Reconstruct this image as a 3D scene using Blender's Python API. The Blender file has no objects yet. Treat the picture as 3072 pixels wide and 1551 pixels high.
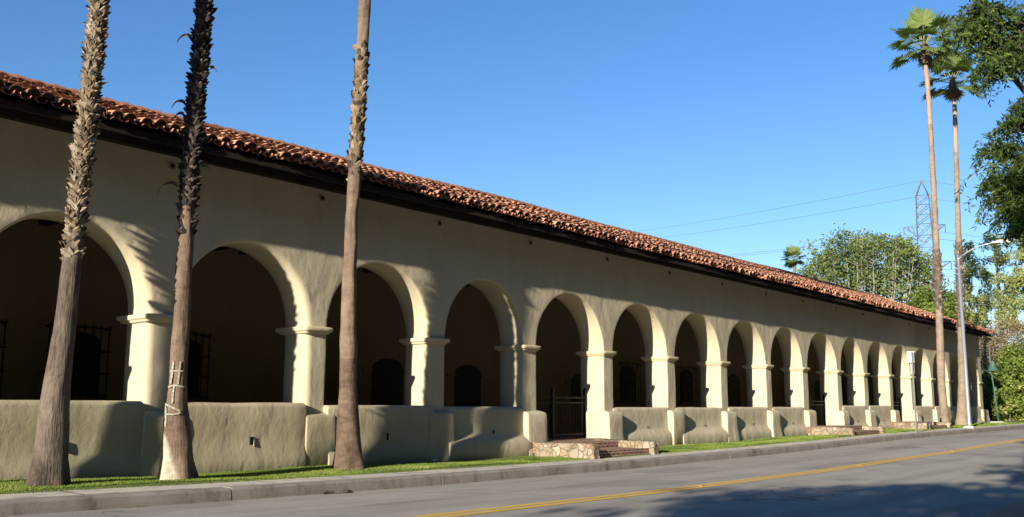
import bpy, math, random
import numpy as np
from mathutils import Vector, noise, Matrix
R = math.radians
sc = bpy.context.scene
COL = sc.collection
random.seed(7)
rnd = random.random
def U(a, b): return a + (b - a) * rnd()

# ------------------------------------------------------------------ object helpers
def tagit(o, label=None, cat=None, group=None, kind=None):
    if label: o['label'] = label
    if cat: o['category'] = cat
    if group: o['group'] = group
    if kind: o['kind'] = kind
    return o

def thing(name, loc, label, cat, group=None, kind=None):
    o = bpy.data.objects.new(name, None)
    o.empty_display_size = 0.3
    COL.objects.link(o)
    o.location = loc
    return tagit(o, label, cat, group, kind)

def wloc(o):
    v = Vector((0, 0, 0))
    while o is not None:
        v = v + Vector(o.location); o = o.parent
    return v

class MB:
    """collects verts / faces (world coordinates) for ONE mesh"""
    def __init__(s): s.v = []; s.f = []; s.t = []; s.m = []
    def add(s, vs, fs, tint=0.5, mi=0):
        b = len(s.v); s.v.extend(vs)
        for f in fs:
            s.f.append(tuple(i + b for i in f)); s.t.append(tint); s.m.append(mi)
    def box(s, x0, x1, y0, y1, z0, z1, tint=.5, mi=0):
        v = [(x0,y0,z0),(x1,y0,z0),(x1,y1,z0),(x0,y1,z0),(x0,y0,z1),(x1,y0,z1),(x1,y1,z1),(x0,y1,z1)]
        s.add(v, [(0,3,2,1),(4,5,6,7),(0,1,5,4),(1,2,6,5),(2,3,7,6),(3,0,4,7)], tint, mi)
    def tube(s, pts, rads, n=8, tint=.5, mi=0, caps=True):
        pts = [Vector(p) for p in pts]
        if not isinstance(rads, (list, tuple)): rads = [rads] * len(pts)
        vs = []; fs = []
        for i, p in enumerate(pts):
            d = (pts[min(i+1, len(pts)-1)] - pts[max(i-1, 0)])
            if d.length < 1e-9: d = Vector((0,0,1))
            d.normalize()
            a = Vector((0,0,1)) if abs(d.z) < .9 else Vector((1,0,0))
            e1 = d.cross(a).normalized(); e2 = d.cross(e1)
            for k in range(n):
                t = 2*math.pi*k/n
                vs.append(tuple(p + (e1*math.cos(t) + e2*math.sin(t))*rads[i]))
        for i in range(len(pts)-1):
            for k in range(n):
                k2 = (k+1) % n
                fs.append((i*n+k, i*n+k2, (i+1)*n+k2, (i+1)*n+k))
        if caps:
            fs.append(tuple(range(n-1, -1, -1))); fs.append(tuple((len(pts)-1)*n+k for k in range(n)))
        s.add(vs, fs, tint, mi)
    def grid(s, rows, tint=.5, mi=0, close=False):
        n = len(rows[0]); vs = [tuple(p) for r in rows for p in r]; fs = []
        for i in range(len(rows)-1):
            for k in range(n if close else n-1):
                k2 = (k+1) % n
                fs.append((i*n+k, i*n+k2, (i+1)*n+k2, (i+1)*n+k))
        s.add(vs, fs, tint, mi)
    def loft(s, levels, tint=.5, mi=0, seg=3, sub=3, nz=0.0, nf=1.2):
        """levels of rounded rectangles (z, x0, x1, y0, y1, r), capped; nz = wobble"""
        rows = []
        for (z, x0, x1, y0, y1, r) in levels:
            ring = []
            r = max(min(r, (x1-x0)/2-.001, (y1-y0)/2-.001), .001)
            for cx, cy, a0 in ((x1-r, y0+r, -90), (x1-r, y1-r, 0), (x0+r, y1-r, 90), (x0+r, y0+r, 180)):
                for k in range(seg+1):
                    a = R(a0 + 90*k/seg)
                    ring.append(Vector((cx + r*math.cos(a), cy + r*math.sin(a), z)))
            full = []
            m = len(ring)
            for i in range(m):
                a, b = ring[i], ring[(i+1) % m]
                full.append(a)
                L = (b-a).length
                if i % (seg+1) == seg and sub > 1:
                    for k in range(1, sub): full.append(a.lerp(b, k/sub))
            rows.append(full)
        if nz:
            rows = [[p + noise.noise_vector(p*nf)*nz for p in row] for row in rows]
        b = len(s.v); n = len(rows[0])
        s.grid(rows, tint, mi, close=True)
        s.f.append(tuple(b + k for k in range(n-1, -1, -1))); s.t.append(tint); s.m.append(mi)
        s.f.append(tuple(b + (len(rows)-1)*n + k for k in range(n))); s.t.append(tint); s.m.append(mi)
    def build(s, name, mats, parent=None, loc=None, smooth=False, label=None, cat=None, group=None, kind=None):
        me = bpy.data.meshes.new(name)
        if parent is not None: base = wloc(parent); loc = (0, 0, 0)
        else:
            if loc is None:
                a = np.array(s.v); loc = (float(a[:,0].mean()), float(a[:,1].mean()), float(a[:,2].min()))
            base = Vector(loc)
        a = np.array(s.v, dtype=float) - np.array(base)
        me.from_pydata(a.tolist(), [], s.f)
        if not isinstance(mats, (list, tuple)): mats = [mats]
        for m in mats: me.materials.append(m)
        if len(mats) > 1: me.polygons.foreach_set('material_index', s.m)
        at = me.attributes.new('tint', 'FLOAT', 'FACE'); at.data.foreach_set('value', s.t)
        me.polygons.foreach_set('use_smooth', [smooth]*len(me.polygons))
        me.update()
        o = bpy.data.objects.new(name, me); COL.objects.link(o)
        o.location = loc
        if parent is not None: o.parent = parent
        return tagit(o, label, cat, group, kind)

def copy_tree(o, parent=None, loc=None):
    c = o.copy(); COL.objects.link(c); c.parent = parent
    if loc is not None: c.location = loc
    for ch in list(o.children): copy_tree(ch, c)
    return c

# ------------------------------------------------------------------ materials
def new_mat(name):
    m = bpy.data.materials.new(name); m.use_nodes = True
    nt = m.node_tree; b = nt.nodes['Principled BSDF']
    b.inputs['Roughness'].default_value = .85
    if 'Specular IOR Level' in b.inputs: b.inputs['Specular IOR Level'].default_value = .25
    return m, nt, b
def N(nt, t, **kw):
    n = nt.nodes.new(t)
    for k, v in kw.items():
        if k in n.inputs.keys(): n.inputs[k].default_value = v
        else: setattr(n, k, v)
    return n
def lk(nt, a, b): nt.links.new(a, b)
def ramp(nt, stops, fac=None, interp='LINEAR'):
    n = nt.nodes.new('ShaderNodeValToRGB'); n.color_ramp.interpolation = interp
    e = n.color_ramp.elements
    while len(e) < len(stops): e.new(.5)
    for i, (p, c) in enumerate(stops):
        e[i].position = p; e[i].color = (*c, 1) if len(c) == 3 else c
    if fac is not None: lk(nt, fac, n.inputs[0])
    return n
def coords(nt, scale=(1,1,1), world=True):
    if world: c = nt.nodes.new('ShaderNodeNewGeometry').outputs['Position']
    else: c = nt.nodes.new('ShaderNodeTexCoord').outputs['Object']
    m = nt.nodes.new('ShaderNodeMapping'); m.inputs['Scale'].default_value = scale
    lk(nt, c, m.inputs[0]); return m.outputs[0]
def noi(nt, vec, scale, detail=4, rough=.55, dist=0):
    n = N(nt, 'ShaderNodeTexNoise', Scale=scale, Detail=detail, Roughness=rough, Distortion=dist)
    lk(nt, vec, n.inputs['Vector']); return n.outputs['Fac']
def mix(nt, fac, a, b, mode='MIX'):
    n = nt.nodes.new('ShaderNodeMix'); n.data_type = 'RGBA'; n.blend_type = mode
    for sock, v in ((0, fac), (6, a), (7, b)):
        if isinstance(v, (int, float)): n.inputs[sock].default_value = v
        elif isinstance(v, (tuple, list)): n.inputs[sock].default_value = (*v, 1) if len(v) == 3 else v
        else: lk(nt, v, n.inputs[sock])
    return n.outputs[2]
def math_(nt, op, a, b=0.0, c=None):
    n = nt.nodes.new('ShaderNodeMath'); n.operation = op
    for i, v in enumerate((a, b) if c is None else (a, b, c)):
        if isinstance(v, (int, float)): n.inputs[i].default_value = v
        else: lk(nt, v, n.inputs[i])
    return n.outputs[0]
def bump(nt, b, h, strength, dist=.02, prev=None):
    n = N(nt, 'ShaderNodeBump', Strength=strength, Distance=dist)
    lk(nt, h, n.inputs['Height'])
    if prev is not None: lk(nt, prev, n.inputs['Normal'])
    lk(nt, n.outputs[0], b.inputs['Normal']); return n.outputs[0]
def tintattr(nt):
    a = nt.nodes.new('ShaderNodeAttribute'); a.attribute_name = 'tint'; return a.outputs['Fac']

def plaster(name, c1, c2, bstr=1.0, c3=None):
    m, nt, b = new_mat(name)
    v = coords(nt); vs = coords(nt, (1, 1, .35))
    f = noi(nt, v, .55, 5, .6)
    r = ramp(nt, [(.3, c1), (.72, c2)], f)
    st = ramp(nt, [(.42, (1,1,1)), (.75, (.74,.71,.66))], noi(nt, coords(nt, (1,1,.16)), 2.6, 6, .7))
    c = mix(nt, .38, r.outputs[0], st.outputs[0], 'MULTIPLY')
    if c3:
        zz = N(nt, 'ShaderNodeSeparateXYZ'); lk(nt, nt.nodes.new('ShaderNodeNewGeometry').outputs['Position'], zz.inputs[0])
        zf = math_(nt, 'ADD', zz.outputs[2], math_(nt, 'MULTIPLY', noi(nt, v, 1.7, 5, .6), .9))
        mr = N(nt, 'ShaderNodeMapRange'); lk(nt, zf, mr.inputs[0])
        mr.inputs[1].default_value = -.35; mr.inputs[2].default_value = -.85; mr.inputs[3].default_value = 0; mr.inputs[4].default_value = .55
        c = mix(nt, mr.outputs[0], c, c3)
    # faint irregular water stains under the eaves and at the drain holes
    lk(nt, c, b.inputs['Base Color'])
    b.inputs['Roughness'].default_value = .93
    n1 = bump(nt, b, noi(nt, coords(nt, (1,1,.6)), 1.9, 2.5, .5, .4), .55*bstr, .05)
    n2 = bump(nt, b, noi(nt, coords(nt, (1,1,.65)), 6.5, 3, .55, .6), .30*bstr, .022, n1)
    n2 = bump(nt, b, noi(nt, v, 19, 4, .6, .8), .30*bstr, .010, n2)
    chips = ramp(nt, [(.0, (0,0,0)), (.16, (0,0,0)), (.24, (1,1,1))], math_(nt, 'ADD', N(nt, 'ShaderNodeTexVoronoi', Scale=3.1).outputs['Distance'], 0.0))
    vch = chips.inputs[0].links[0].from_node.inputs[0].links[0].from_node; lk(nt, coords(nt, (1.6,1.6,.55)), vch.inputs['Vector'])
    n2 = bump(nt, b, mix(nt, ramp(nt, [(.52, (1,1,1)), (.62, (0,0,0))], noi(nt, v, 1.1, 3)).outputs[0], chips.outputs[0], (1,1,1)), .16*bstr, .012, n2)
    vo = N(nt, 'ShaderNodeTexVoronoi', Scale=3.4, feature='DISTANCE_TO_EDGE'); 
    w = N(nt, 'ShaderNodeTexNoise', Scale=1.3, Detail=3.0); lk(nt, vs, w.inputs['Vector'])
    ad = nt.nodes.new('ShaderNodeVectorMath'); ad.operation = 'ADD'; lk(nt, vs, ad.inputs[0]); lk(nt, w.outputs['Color'], ad.inputs[1])
    lk(nt, ad.outputs[0], vo.inputs['Vector'])
    e = ramp(nt, [(0, (0,0,0)), (.035, (1,1,1))], vo.outputs['Distance'])
    msk = ramp(nt, [(.52, (1,1,1)), (.6, (0,0,0))], noi(nt, v, .9, 3))
    e2 = mix(nt, msk.outputs[0], e.outputs[0], (1,1,1))
    n3 = bump(nt, b, e2, .10*bstr, .01, n2)
    bump(nt, b, noi(nt, v, 60, 2, .6), .12*bstr, .004, n3)
    return m
M = {}
M['plaster'] = plaster('plaster_cream', (.49,.435,.305), (.56,.50,.365), 1.0)
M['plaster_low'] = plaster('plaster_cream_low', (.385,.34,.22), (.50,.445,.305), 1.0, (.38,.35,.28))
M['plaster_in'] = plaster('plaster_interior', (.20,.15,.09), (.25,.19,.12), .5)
M['plaster_far'] = plaster('plaster_cream_base', (.47,.42,.30), (.54,.485,.355), 1.3, (.46,.42,.33))
M['plaster_cap'] = plaster('plaster_capital', (.53,.46,.30), (.60,.52,.36), .5)

def simple(name, c1, c2=None, scale=3, rough=.8, metal=0, bs=0.0, bscale=20, stretch=(1,1,1), world=True):
    m, nt, b = new_mat(name)
    v = coords(nt, stretch, world)
    if c2: lk(nt, ramp(nt, [(.35, c1), (.68, c2)], noi(nt, v, scale, 5, .6)).outputs[0], b.inputs['Base Color'])
    else: b.inputs['Base Color'].default_value = (*c1, 1)
    b.inputs['Roughness'].default_value = rough; b.inputs['Metallic'].default_value = metal
    if bs: bump(nt, b, noi(nt, v, bscale, 4, .6), bs, .01)
    return m
def tinted(name, stops, nscale=8, namt=.35, rough=.85, bs=.3, bscale=30, stretch=(1,1,1), world=True, trans=0.0):
    """colour from the per-face tint of each tile / leaf / husk, with a little noise"""
    m, nt, b = new_mat(name)
    v = coords(nt, stretch, world)
    n = noi(nt, v, nscale, 5, .65)
    f = math_(nt, 'ADD', tintattr(nt), math_(nt, 'MULTIPLY', math_(nt, 'SUBTRACT', n, .5), namt))
    r = ramp(nt, stops, f)
    lk(nt, r.outputs[0], b.inputs['Base Color']); b.inputs['Roughness'].default_value = rough
    if bs: bump(nt, b, noi(nt, v, bscale, 4, .6), bs, .01)
    if trans:
        t = N(nt, 'ShaderNodeBsdfTranslucent'); mx = N(nt, 'ShaderNodeMixShader'); mx.inputs[0].default_value = trans
        lk(nt, mix(nt, 1.0, r.outputs[0], (1.25,1.5,.55), 'MULTIPLY'), t.inputs[0])
        lk(nt, b.outputs[0], mx.inputs[1]); lk(nt, t.outputs[0], mx.inputs[2])
        lk(nt, mx.outputs[0], nt.nodes['Material Output'].inputs[0])
    return m
M['tile'] = tinted('clay_tile', [(0,(.04,.03,.024)),(.14,(.16,.08,.052)),(.35,(.37,.155,.09)),(.6,(.50,.245,.145)),(.85,(.55,.33,.215)),(1,(.50,.39,.29))], 5, .5, .9, .4, 40)
M['mortar'] = simple('tile_mouth_mortar', (.035,.028,.022), (.075,.06,.045), 14, .95)
M['timber'] = simple('dark_timber', (.017,.011,.008), (.034,.022,.015), 5, .9, 0, .4, 18, (.3,1,1))
M['iron'] = simple('black_iron', (.012,.012,.013), (.025,.022,.02), 12, .55, .3)
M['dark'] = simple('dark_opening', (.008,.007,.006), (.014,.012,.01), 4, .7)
M['wood_door'] = simple('dark_door_wood', (.02,.013,.009), (.035,.022,.015), 4, .7, 0, .3, 20, (1,1,.2))
M['floor'] = simple('corridor_tile_floor', (.16,.10,.07), (.22,.14,.10), 3, .8, 0, .2, 12)
M['rust'] = simple('vent_rim', (.18,.15,.10), (.30,.26,.18), 9, .8)
M['galv'] = simple('galvanised_steel', (.55,.56,.57), (.66,.67,.68), 2.5, .38, .75, .05, 9, (1,1,.3))
M['signpost'] = simple('sign_post_steel', (.13,.14,.145), (.18,.19,.195), 6, .6, .2)
M['white'] = simple('white_sign_face', (.74,.75,.74), (.80,.80,.78), 4, .5)
M['greenmetal'] = simple('green_painted_iron', (.045,.10,.075), (.075,.15,.11), 7, .55, .1, .1, 25)
M['pylon'] = simple('pylon_steel', (.12,.125,.125), (.17,.175,.17), .8, .6, .3)
M['cable'] = simple('cable_metal', (.20,.22,.25), None)
M['lens'] = simple('lamp_glass', (.75,.77,.78), None, rough=.25)
M['concretewhite'] = simple('pole_foot_concrete', (.42,.41,.38), (.52,.50,.47), 6, .9, 0, .3, 30)
M['paint'] = simple('white_spray_paint', (.17,.145,.115), (.42,.42,.355), 30, .8)
M['leaf_woods'] = tinted('woods_leaf', [(0,(.014,.026,.010)),(1,(.05,.07,.025))], 2, .2, .8, 0)
M['leaf_near'] = tinted('street_tree_leaf', [(0,(.015,.03,.010)),(.5,(.045,.09,.018)),(1,(.15,.22,.045))], 2, .2, .5, 0, trans=.28)
M['leaf_globe'] = tinted('pale_tree_leaf', [(0,(.07,.11,.035)),(.5,(.155,.205,.06)),(1,(.27,.31,.09))], .5, .3, .6, 0, trans=.3)
M['leaf_euc'] = tinted('background_leaf', [(0,(.085,.12,.045)),(.5,(.20,.245,.08)),(1,(.38,.39,.13))], .4, .4, .6, 0, trans=.3)
M['leaf_hedge'] = tinted('shrub_leaf', [(0,(.03,.06,.015)),(.5,(.11,.17,.032)),(.85,(.25,.30,.06)),(1,(.45,.42,.2))], .8, .3, .6, 0, trans=.28)
M['leaf_dry'] = tinted('dry_twig_leaf', [(0,(.09,.075,.04)),(.5,(.17,.14,.08)),(1,(.28,.24,.14))], .8, .3, .8, 0)
M['palm_leaf'] = tinted('palm_frond', [(0,(.045,.07,.02)),(.5,(.14,.20,.055)),(.8,(.27,.34,.12)),(1,(.46,.42,.22))], 3, .2, .5, 0, trans=.3)
M['grass'] = tinted('lawn_blade', [(0,(.075,.125,.022)),(.55,(.17,.25,.04)),(1,(.34,.33,.11))], 3, .4, .7, 0, trans=.25)
M['bark_grey'] = simple('grey_branch_bark', (.25,.23,.20), (.38,.36,.32), 5, .9, 0, .4, 14)
M['bark_pale'] = simple('pale_branch_bark', (.22,.21,.19), (.33,.31,.28), 3, .9)
M['bark_dark'] = simple('dark_street_tree_bark', (.06,.045,.035), (.12,.095,.07), 8, .9, 0, .6, 14, (1,1,.3))

def bark(name, dark, mid, light, pale, fiss=1.0, rings=.6, patch=False):
    m, nt, b = new_mat(name)
    v = coords(nt, (1,1,1)); vv = coords(nt, (1,1,.16)); vh = coords(nt, (.35,.35,1))
    a = noi(nt, vv, 34, 4, .6, .3); h = noi(nt, vh, 9, 4, .65)
    big = noi(nt, v, 1.6, 4, .6)
    f = math_(nt, 'ADD', math_(nt, 'MULTIPLY', a, .5*fiss), math_(nt, 'ADD', math_(nt, 'MULTIPLY', h, .45*rings), math_(nt, 'MULTIPLY', big, .55)))
    f = math_(nt, 'ADD', f, math_(nt, 'SUBTRACT', tintattr(nt), .5))
    r = ramp(nt, [(.42, dark), (.68, mid), (1.0, light)], f)
    pf = ramp(nt, [(.93, (0,0,0)), (.97, (1,1,1))], tintattr(nt))
    base = mix(nt, pf.outputs[0], r.outputs[0], pale)
    if patch:   # bare pale patch low on the left of the trunk, with a ragged edge
        g_ = nt.nodes.new('ShaderNodeNewGeometry'); sp = N(nt, 'ShaderNodeSeparateXYZ'); lk(nt, g_.outputs['Position'], sp.inputs[0])
        u = math_(nt, 'ADD', math_(nt, 'MULTIPLY', sp.outputs[0], .84), math_(nt, 'MULTIPLY', sp.outputs[1], -.543)); u = math_(nt, 'ADD', u, .068)
        n_ = math_(nt, 'MULTIPLY', math_(nt, 'SUBTRACT', noi(nt, coords(nt, (1,1,.6)), 22, 5, .7), .5), .10)
        lim = math_(nt, 'ADD', math_(nt, 'MULTIPLY', sp.outputs[2], -.36), -.36)
        k1 = ramp(nt, [(.48, (1,1,1)), (.56, (0,0,0))], math_(nt, 'ADD', math_(nt, 'SUBTRACT', math_(nt, 'ADD', u, n_), lim), .5)).outputs[0]
        k2 = ramp(nt, [(.50, (1,1,1)), (.62, (0,0,0))], math_(nt, 'ADD', math_(nt, 'ADD', sp.outputs[2], n_), .95)).outputs[0]
        base = mix(nt, math_(nt, 'MULTIPLY', math_(nt, 'MULTIPLY', k1, k2), .85), base, ramp(nt, [(.3,(.34,.30,.23)),(.7,(.56,.52,.42))], noi(nt, v, 9, 4, .6)).outputs[0])
    lk(nt, base, b.inputs['Base Color'])
    b.inputs['Roughness'].default_value = .9
    n1 = bump(nt, b, a, .8*fiss, .03); bump(nt, b, h, .8*rings, .025, n1)
    return m
M['bark_a'] = bark('palm_bark_fissured', (.045,.035,.028), (.15,.12,.095), (.265,.225,.18), (.62,.58,.50), 1.0, .35)
M['bark_b'] = bark('palm_bark_brown', (.06,.04,.03), (.165,.118,.086), (.285,.22,.17), (.62,.58,.50), .5, 1.0)
M['bark_c'] = bark('palm_bark_pale', (.115,.09,.068), (.245,.195,.145), (.37,.26,.175), (.6,.5,.4), .25, 1.2)
M['boot_shaded'] = tinted('frond_base_husk_shaded', [(0,(.012,.010,.009)),(.35,(.035,.027,.022)),(.7,(.075,.06,.048)),(1,(.20,.17,.14))], 14, .5, .85, .5, 30, (1,1,.4))  # husk colour darkened to stand for the first palm's shadow on the second
M['bark_b2'] = bark('palm_bark_brown_patched', (.06,.04,.03), (.165,.118,.086), (.285,.22,.17), (.62,.58,.50), .7, .8, True)
M['boot'] = tinted('frond_base_husk', [(0,(.035,.026,.02)),(.3,(.10,.075,.05)),(.55,(.235,.175,.11)),(.8,(.29,.25,.195)),(1,(.40,.36,.29))], 14, .5, .85, .5, 30, (1,1,.4))
M['boot_dark'] = tinted('frond_base_husk_weathered', [(0,(.025,.019,.016)),(.35,(.075,.055,.042)),(.7,(.14,.11,.085)),(1,(.33,.29,.24))], 14, .5, .85, .5, 30, (1,1,.4))

def asphalt():
    m, nt, b = new_mat('asphalt')
    v = coords(nt); vl = coords(nt, (.06, 1, 1))
    f = math_(nt, 'ADD', math_(nt, 'MULTIPLY', math_(nt, 'ADD', math_(nt, 'MULTIPLY', noi(nt, v, 90, 3, .7), .5), math_(nt, 'MULTIPLY', noi(nt, v, 28, 3, .8), .5)), .62), math_(nt, 'ADD', math_(nt, 'MULTIPLY', noi(nt, v, .9, 5, .6), .35), math_(nt, 'MULTIPLY', noi(nt, vl, 1.6, 4, .6), .35)))
    r = ramp(nt, [(.40, (.225,.206,.178)), (.66, (.335,.308,.268)), (.92, (.47,.43,.375))], f)
    wear = ramp(nt, [(.35, (.84,.84,.84)), (.5, (1,1,1)), (.68, (1.10,1.10,1.09))], noi(nt, coords(nt, (.035,.9,1)), 1.5, 5, .65))
    pat = ramp(nt, [(.60, (1,1,1)), (.615, (.83,.83,.84))], noi(nt, coords(nt, (.25,.6,1)), .9, 2, .3))
    rw = mix(nt, 1.0, mix(nt, 1.0, r.outputs[0], wear.outputs[0], 'MULTIPLY'), pat.outputs[0], 'MULTIPLY')
    vo = N(nt, 'ShaderNodeTexVoronoi', Scale=.23, feature='DISTANCE_TO_EDGE')
    w = N(nt, 'ShaderNodeTexNoise', Scale=1.1, Detail=5.0); lk(nt, v, w.inputs['Vector'])
    s_ = nt.nodes.new('ShaderNodeVectorMath'); s_.operation = 'MULTIPLY_ADD'; lk(nt, w.outputs['Color'], s_.inputs[0]); s_.inputs[1].default_value = (.9,.9,.9); lk(nt, v, s_.inputs[2])
    lk(nt, s_.outputs[0], vo.inputs['Vector'])
    cr = ramp(nt, [(0, (1,1,1)), (.006, (0,0,0))], vo.outputs['Distance'])
    msk = ramp(nt, [(.5, (0,0,0)), (.56, (1,1,1))], noi(nt, v, .35, 3))
    k = math_(nt, 'MULTIPLY', cr.outputs[0], msk.outputs[0])
    lk(nt, mix(nt, math_(nt, 'MULTIPLY', k, .8), rw, (.05,.048,.045)), b.inputs['Base Color'])
    b.inputs['Roughness'].default_value = .88
    bump(nt, b, noi(nt, v, 120, 2, .7), .5, .006)
    return m
M['asphalt'] = asphalt()
def concrete(name, c1, c2, c3, jx):
    m, nt, b = new_mat(name)
    v = coords(nt)
    r = ramp(nt, [(.3, c1), (.55, c2), (.8, c3)], math_(nt, 'ADD', math_(nt, 'MULTIPLY', noi(nt, v, 1.4, 6, .65), .7), math_(nt, 'MULTIPLY', noi(nt, v, 30, 3, .6), .3)))
    # dark streaks
    st = ramp(nt, [(.50, (1,1,1)), (.68, (.52,.50,.48))], noi(nt, coords(nt, (1,1,.3)), 3.3, 5, .7))
    c = mix(nt, .8, r.outputs[0], st.outputs[0], 'MULTIPLY')
    lk(nt, c, b.inputs['Base Color']); b.inputs['Roughness'].default_value = .9
    bump(nt, b, noi(nt, v, 45, 3, .6), .3, .006)
    return m
M['walk'] = concrete('sidewalk_concrete', (.46,.425,.36), (.55,.51,.44), (.62,.58,.51), 1.5)
M['curb'] = concrete('curb_concrete', (.20,.175,.155), (.29,.258,.23), (.37,.335,.30), 5)
M['gutter'] = concrete('gutter_edge', (.15,.14,.13), (.20,.19,.17), (.25,.23,.21), 5)
M['soil'] = simple('lawn_soil', (.09,.125,.03), (.15,.17,.045), 5, .95, 0, .5, 25)
M['earth'] = simple('dry_ground', (.16,.13,.09), (.22,.18,.12), .4, .95, 0, .4, 6)
def linepaint():
    m, nt, b = new_mat('yellow_road_paint')
    v = coords(nt)
    f = math_(nt, 'ADD', math_(nt, 'MULTIPLY', noi(nt, v, 22, 5, .75), .7), math_(nt, 'MULTIPLY', noi(nt, v, 1.5, 3, .6), .3))
    r = ramp(nt, [(.33, (.22,.19,.13)), (.41, (.66,.40,.045)), (.7, (.74,.46,.05))], f)
    lk(nt, r.outputs[0], b.inputs['Base Color']); b.inputs['Roughness'].default_value = .8
    return m
M['yellow'] = linepaint()
M['marker'] = simple('orange_road_reflector', (.30,.14,.06), (.42,.22,.11), 20, .5)
def stone_wall():
    m, nt, b = new_mat('field_stone')
    v = coords(nt)
    w = N(nt, 'ShaderNodeTexNoise', Scale=2.5, Detail=2.0); lk(nt, v, w.inputs['Vector'])
    s_ = nt.nodes.new('ShaderNodeVectorMath'); s_.operation = 'MULTIPLY_ADD'; lk(nt, w.outputs['Color'], s_.inputs[0]); s_.inputs[1].default_value = (.5,.5,.5); lk(nt, v, s_.inputs[2])
    vo = N(nt, 'ShaderNodeTexVoronoi', Scale=5.2, feature='DISTANCE_TO_EDGE', Randomness=1.0); lk(nt, s_.outputs[0], vo.inputs['Vector'])
    vc = N(nt, 'ShaderNodeTexVoronoi', Scale=5.2); lk(nt, s_.outputs[0], vc.inputs['Vector'])
    sep = N(nt, 'ShaderNodeSeparateColor'); lk(nt, vc.outputs['Color'], sep.inputs[0])
    rc = ramp(nt, [(0, (.20,.15,.10)), (.3, (.32,.25,.165)), (.55, (.27,.22,.17)), (.8, (.40,.345,.255)), (1, (.24,.14,.095))], sep.outputs[0])
    c = mix(nt, .5, rc.outputs[0], ramp(nt, [(.3,(.7,.7,.7)),(.7,(1.1,1.1,1.1))], noi(nt, v, 14, 5, .7)).outputs[0], 'MULTIPLY')
    j = ramp(nt, [(0, (1,1,1)), (.05, (0,0,0))], vo.outputs['Distance'])
    lk(nt, mix(nt, j.outputs[0], c, (.31,.255,.18)), b.inputs['Base Color'])
    hh = ramp(nt, [(0, (0,0,0)), (.09, (1,1,1))], vo.outputs['Distance'])
    n1 = bump(nt, b, hh.outputs[0], .8, .05); bump(nt, b, noi(nt, v, 22, 4, .6), .5, .02, n1)
    return m
M['stone'] = stone_wall()
def brick():
    m, nt, b = new_mat('worn_red_brick')
    g = nt.nodes.new('ShaderNodeNewGeometry'); sp = N(nt, 'ShaderNodeSeparateXYZ'); lk(nt, g.outputs['Position'], sp.inputs[0])
    cb = N(nt, 'ShaderNodeCombineXYZ')
    lk(nt, sp.outputs[0], cb.inputs[0]); lk(nt, math_(nt, 'ADD', sp.outputs[2], math_(nt, 'MULTIPLY', sp.outputs[1], .75)), cb.inputs[1])
    bt = nt.nodes.new('ShaderNodeTexBrick'); lk(nt, cb.outputs[0], bt.inputs[0])
    bt.inputs['Color1'].default_value = (.13,.045,.035,1); bt.inputs['Color2'].default_value = (.30,.105,.07,1); bt.inputs['Mortar'].default_value = (.36,.30,.235,1)
    bt.inputs['Scale'].default_value = 1; bt.inputs['Mortar Size'].default_value = .016; bt.inputs['Brick Width'].default_value = .21; bt.inputs['Row Height'].default_value = .075
    v = coords(nt)
    lk(nt, mix(nt, .7, bt.outputs[0], ramp(nt, [(.3,(.55,.5,.5)),(.7,(1.2,1.15,1.1))], noi(nt, v, 9, 5, .7)).outputs[0], 'MULTIPLY'), b.inputs['Base Color'])
    n1 = bump(nt, b, math_(nt, 'SUBTRACT', 1.0, bt.outputs['Fac']), .8, .02); bump(nt, b, noi(nt, v, 30, 4, .6), .5, .01, n1)
    return m
M['brick'] = brick()

# ------------------------------------------------------------------ camera (origin = the photographer's eye)
cam = bpy.data.cameras.new('camera'); co = bpy.data.objects.new('camera', cam); COL.objects.link(co)
th, pitch, roll = .895505, .151024, .002051
fw = Vector((math.sin(th)*math.cos(pitch), math.cos(th)*math.cos(pitch), math.sin(pitch)))
r0 = Vector((math.cos(th), -math.sin(th), 0)); u0 = r0.cross(fw)
rr = r0*math.cos(roll) + u0*math.sin(roll); uu = -r0*math.sin(roll) + u0*math.cos(roll)
co.matrix_world = Matrix(((rr.x, uu.x, -fw.x, 0), (rr.y, uu.y, -fw.y, 0), (rr.z, uu.z, -fw.z, 0), (0, 0, 0, 1)))
cam.sensor_width = 36; cam.lens = 36*2928.13/3072; cam.clip_end = 3000; cam.clip_start = .1
sc.camera = co

# ------------------------------------------------------------------ light
ELEV, AZ = R(16.4), R(10.0)
sdir = Vector((-math.cos(AZ)*math.cos(ELEV), -math.sin(AZ)*math.cos(ELEV), math.sin(ELEV)))   # towards the sun
w = bpy.data.worlds.new('World'); sc.world = w; w.use_nodes = True
nt = w.node_tree; bg = nt.nodes['Background']
sky = nt.nodes.new('ShaderNodeTexSky'); sky.sky_type = 'NISHITA'; sky.sun_disc = False
sky.sun_elevation = ELEV; sky.sun_rotation = math.atan2(sdir.x, sdir.y); sky.altitude = 100
sky.air_density = 1.0; sky.dust_density = .0; sky.ozone_density = 3.0
hs = N(nt, 'ShaderNodeHueSaturation', Saturation=1.2, Value=1.0); lk(nt, sky.outputs[0], hs.inputs['Color'])
lk(nt, mix(nt, 1.0, hs.outputs[0], (1.0,.945,1.03), 'MULTIPLY'), bg.inputs[0]); bg.inputs[1].default_value = .09
sl = bpy.data.lights.new('sun', 'SUN'); sl.energy = 5.0; sl.angle = R(.6); sl.color = (1.0, .90, .74)
so = bpy.data.objects.new('sun', sl); COL.objects.link(so); so.rotation_euler = sdir.to_track_quat('Z', 'Y').to_euler()
so.location = (-40, -10, 30)
sc.view_settings.view_transform = 'Standard'; sc.view_settings.look = 'None'; sc.view_settings.exposure = .95; sc.view_settings.gamma = 1

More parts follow.
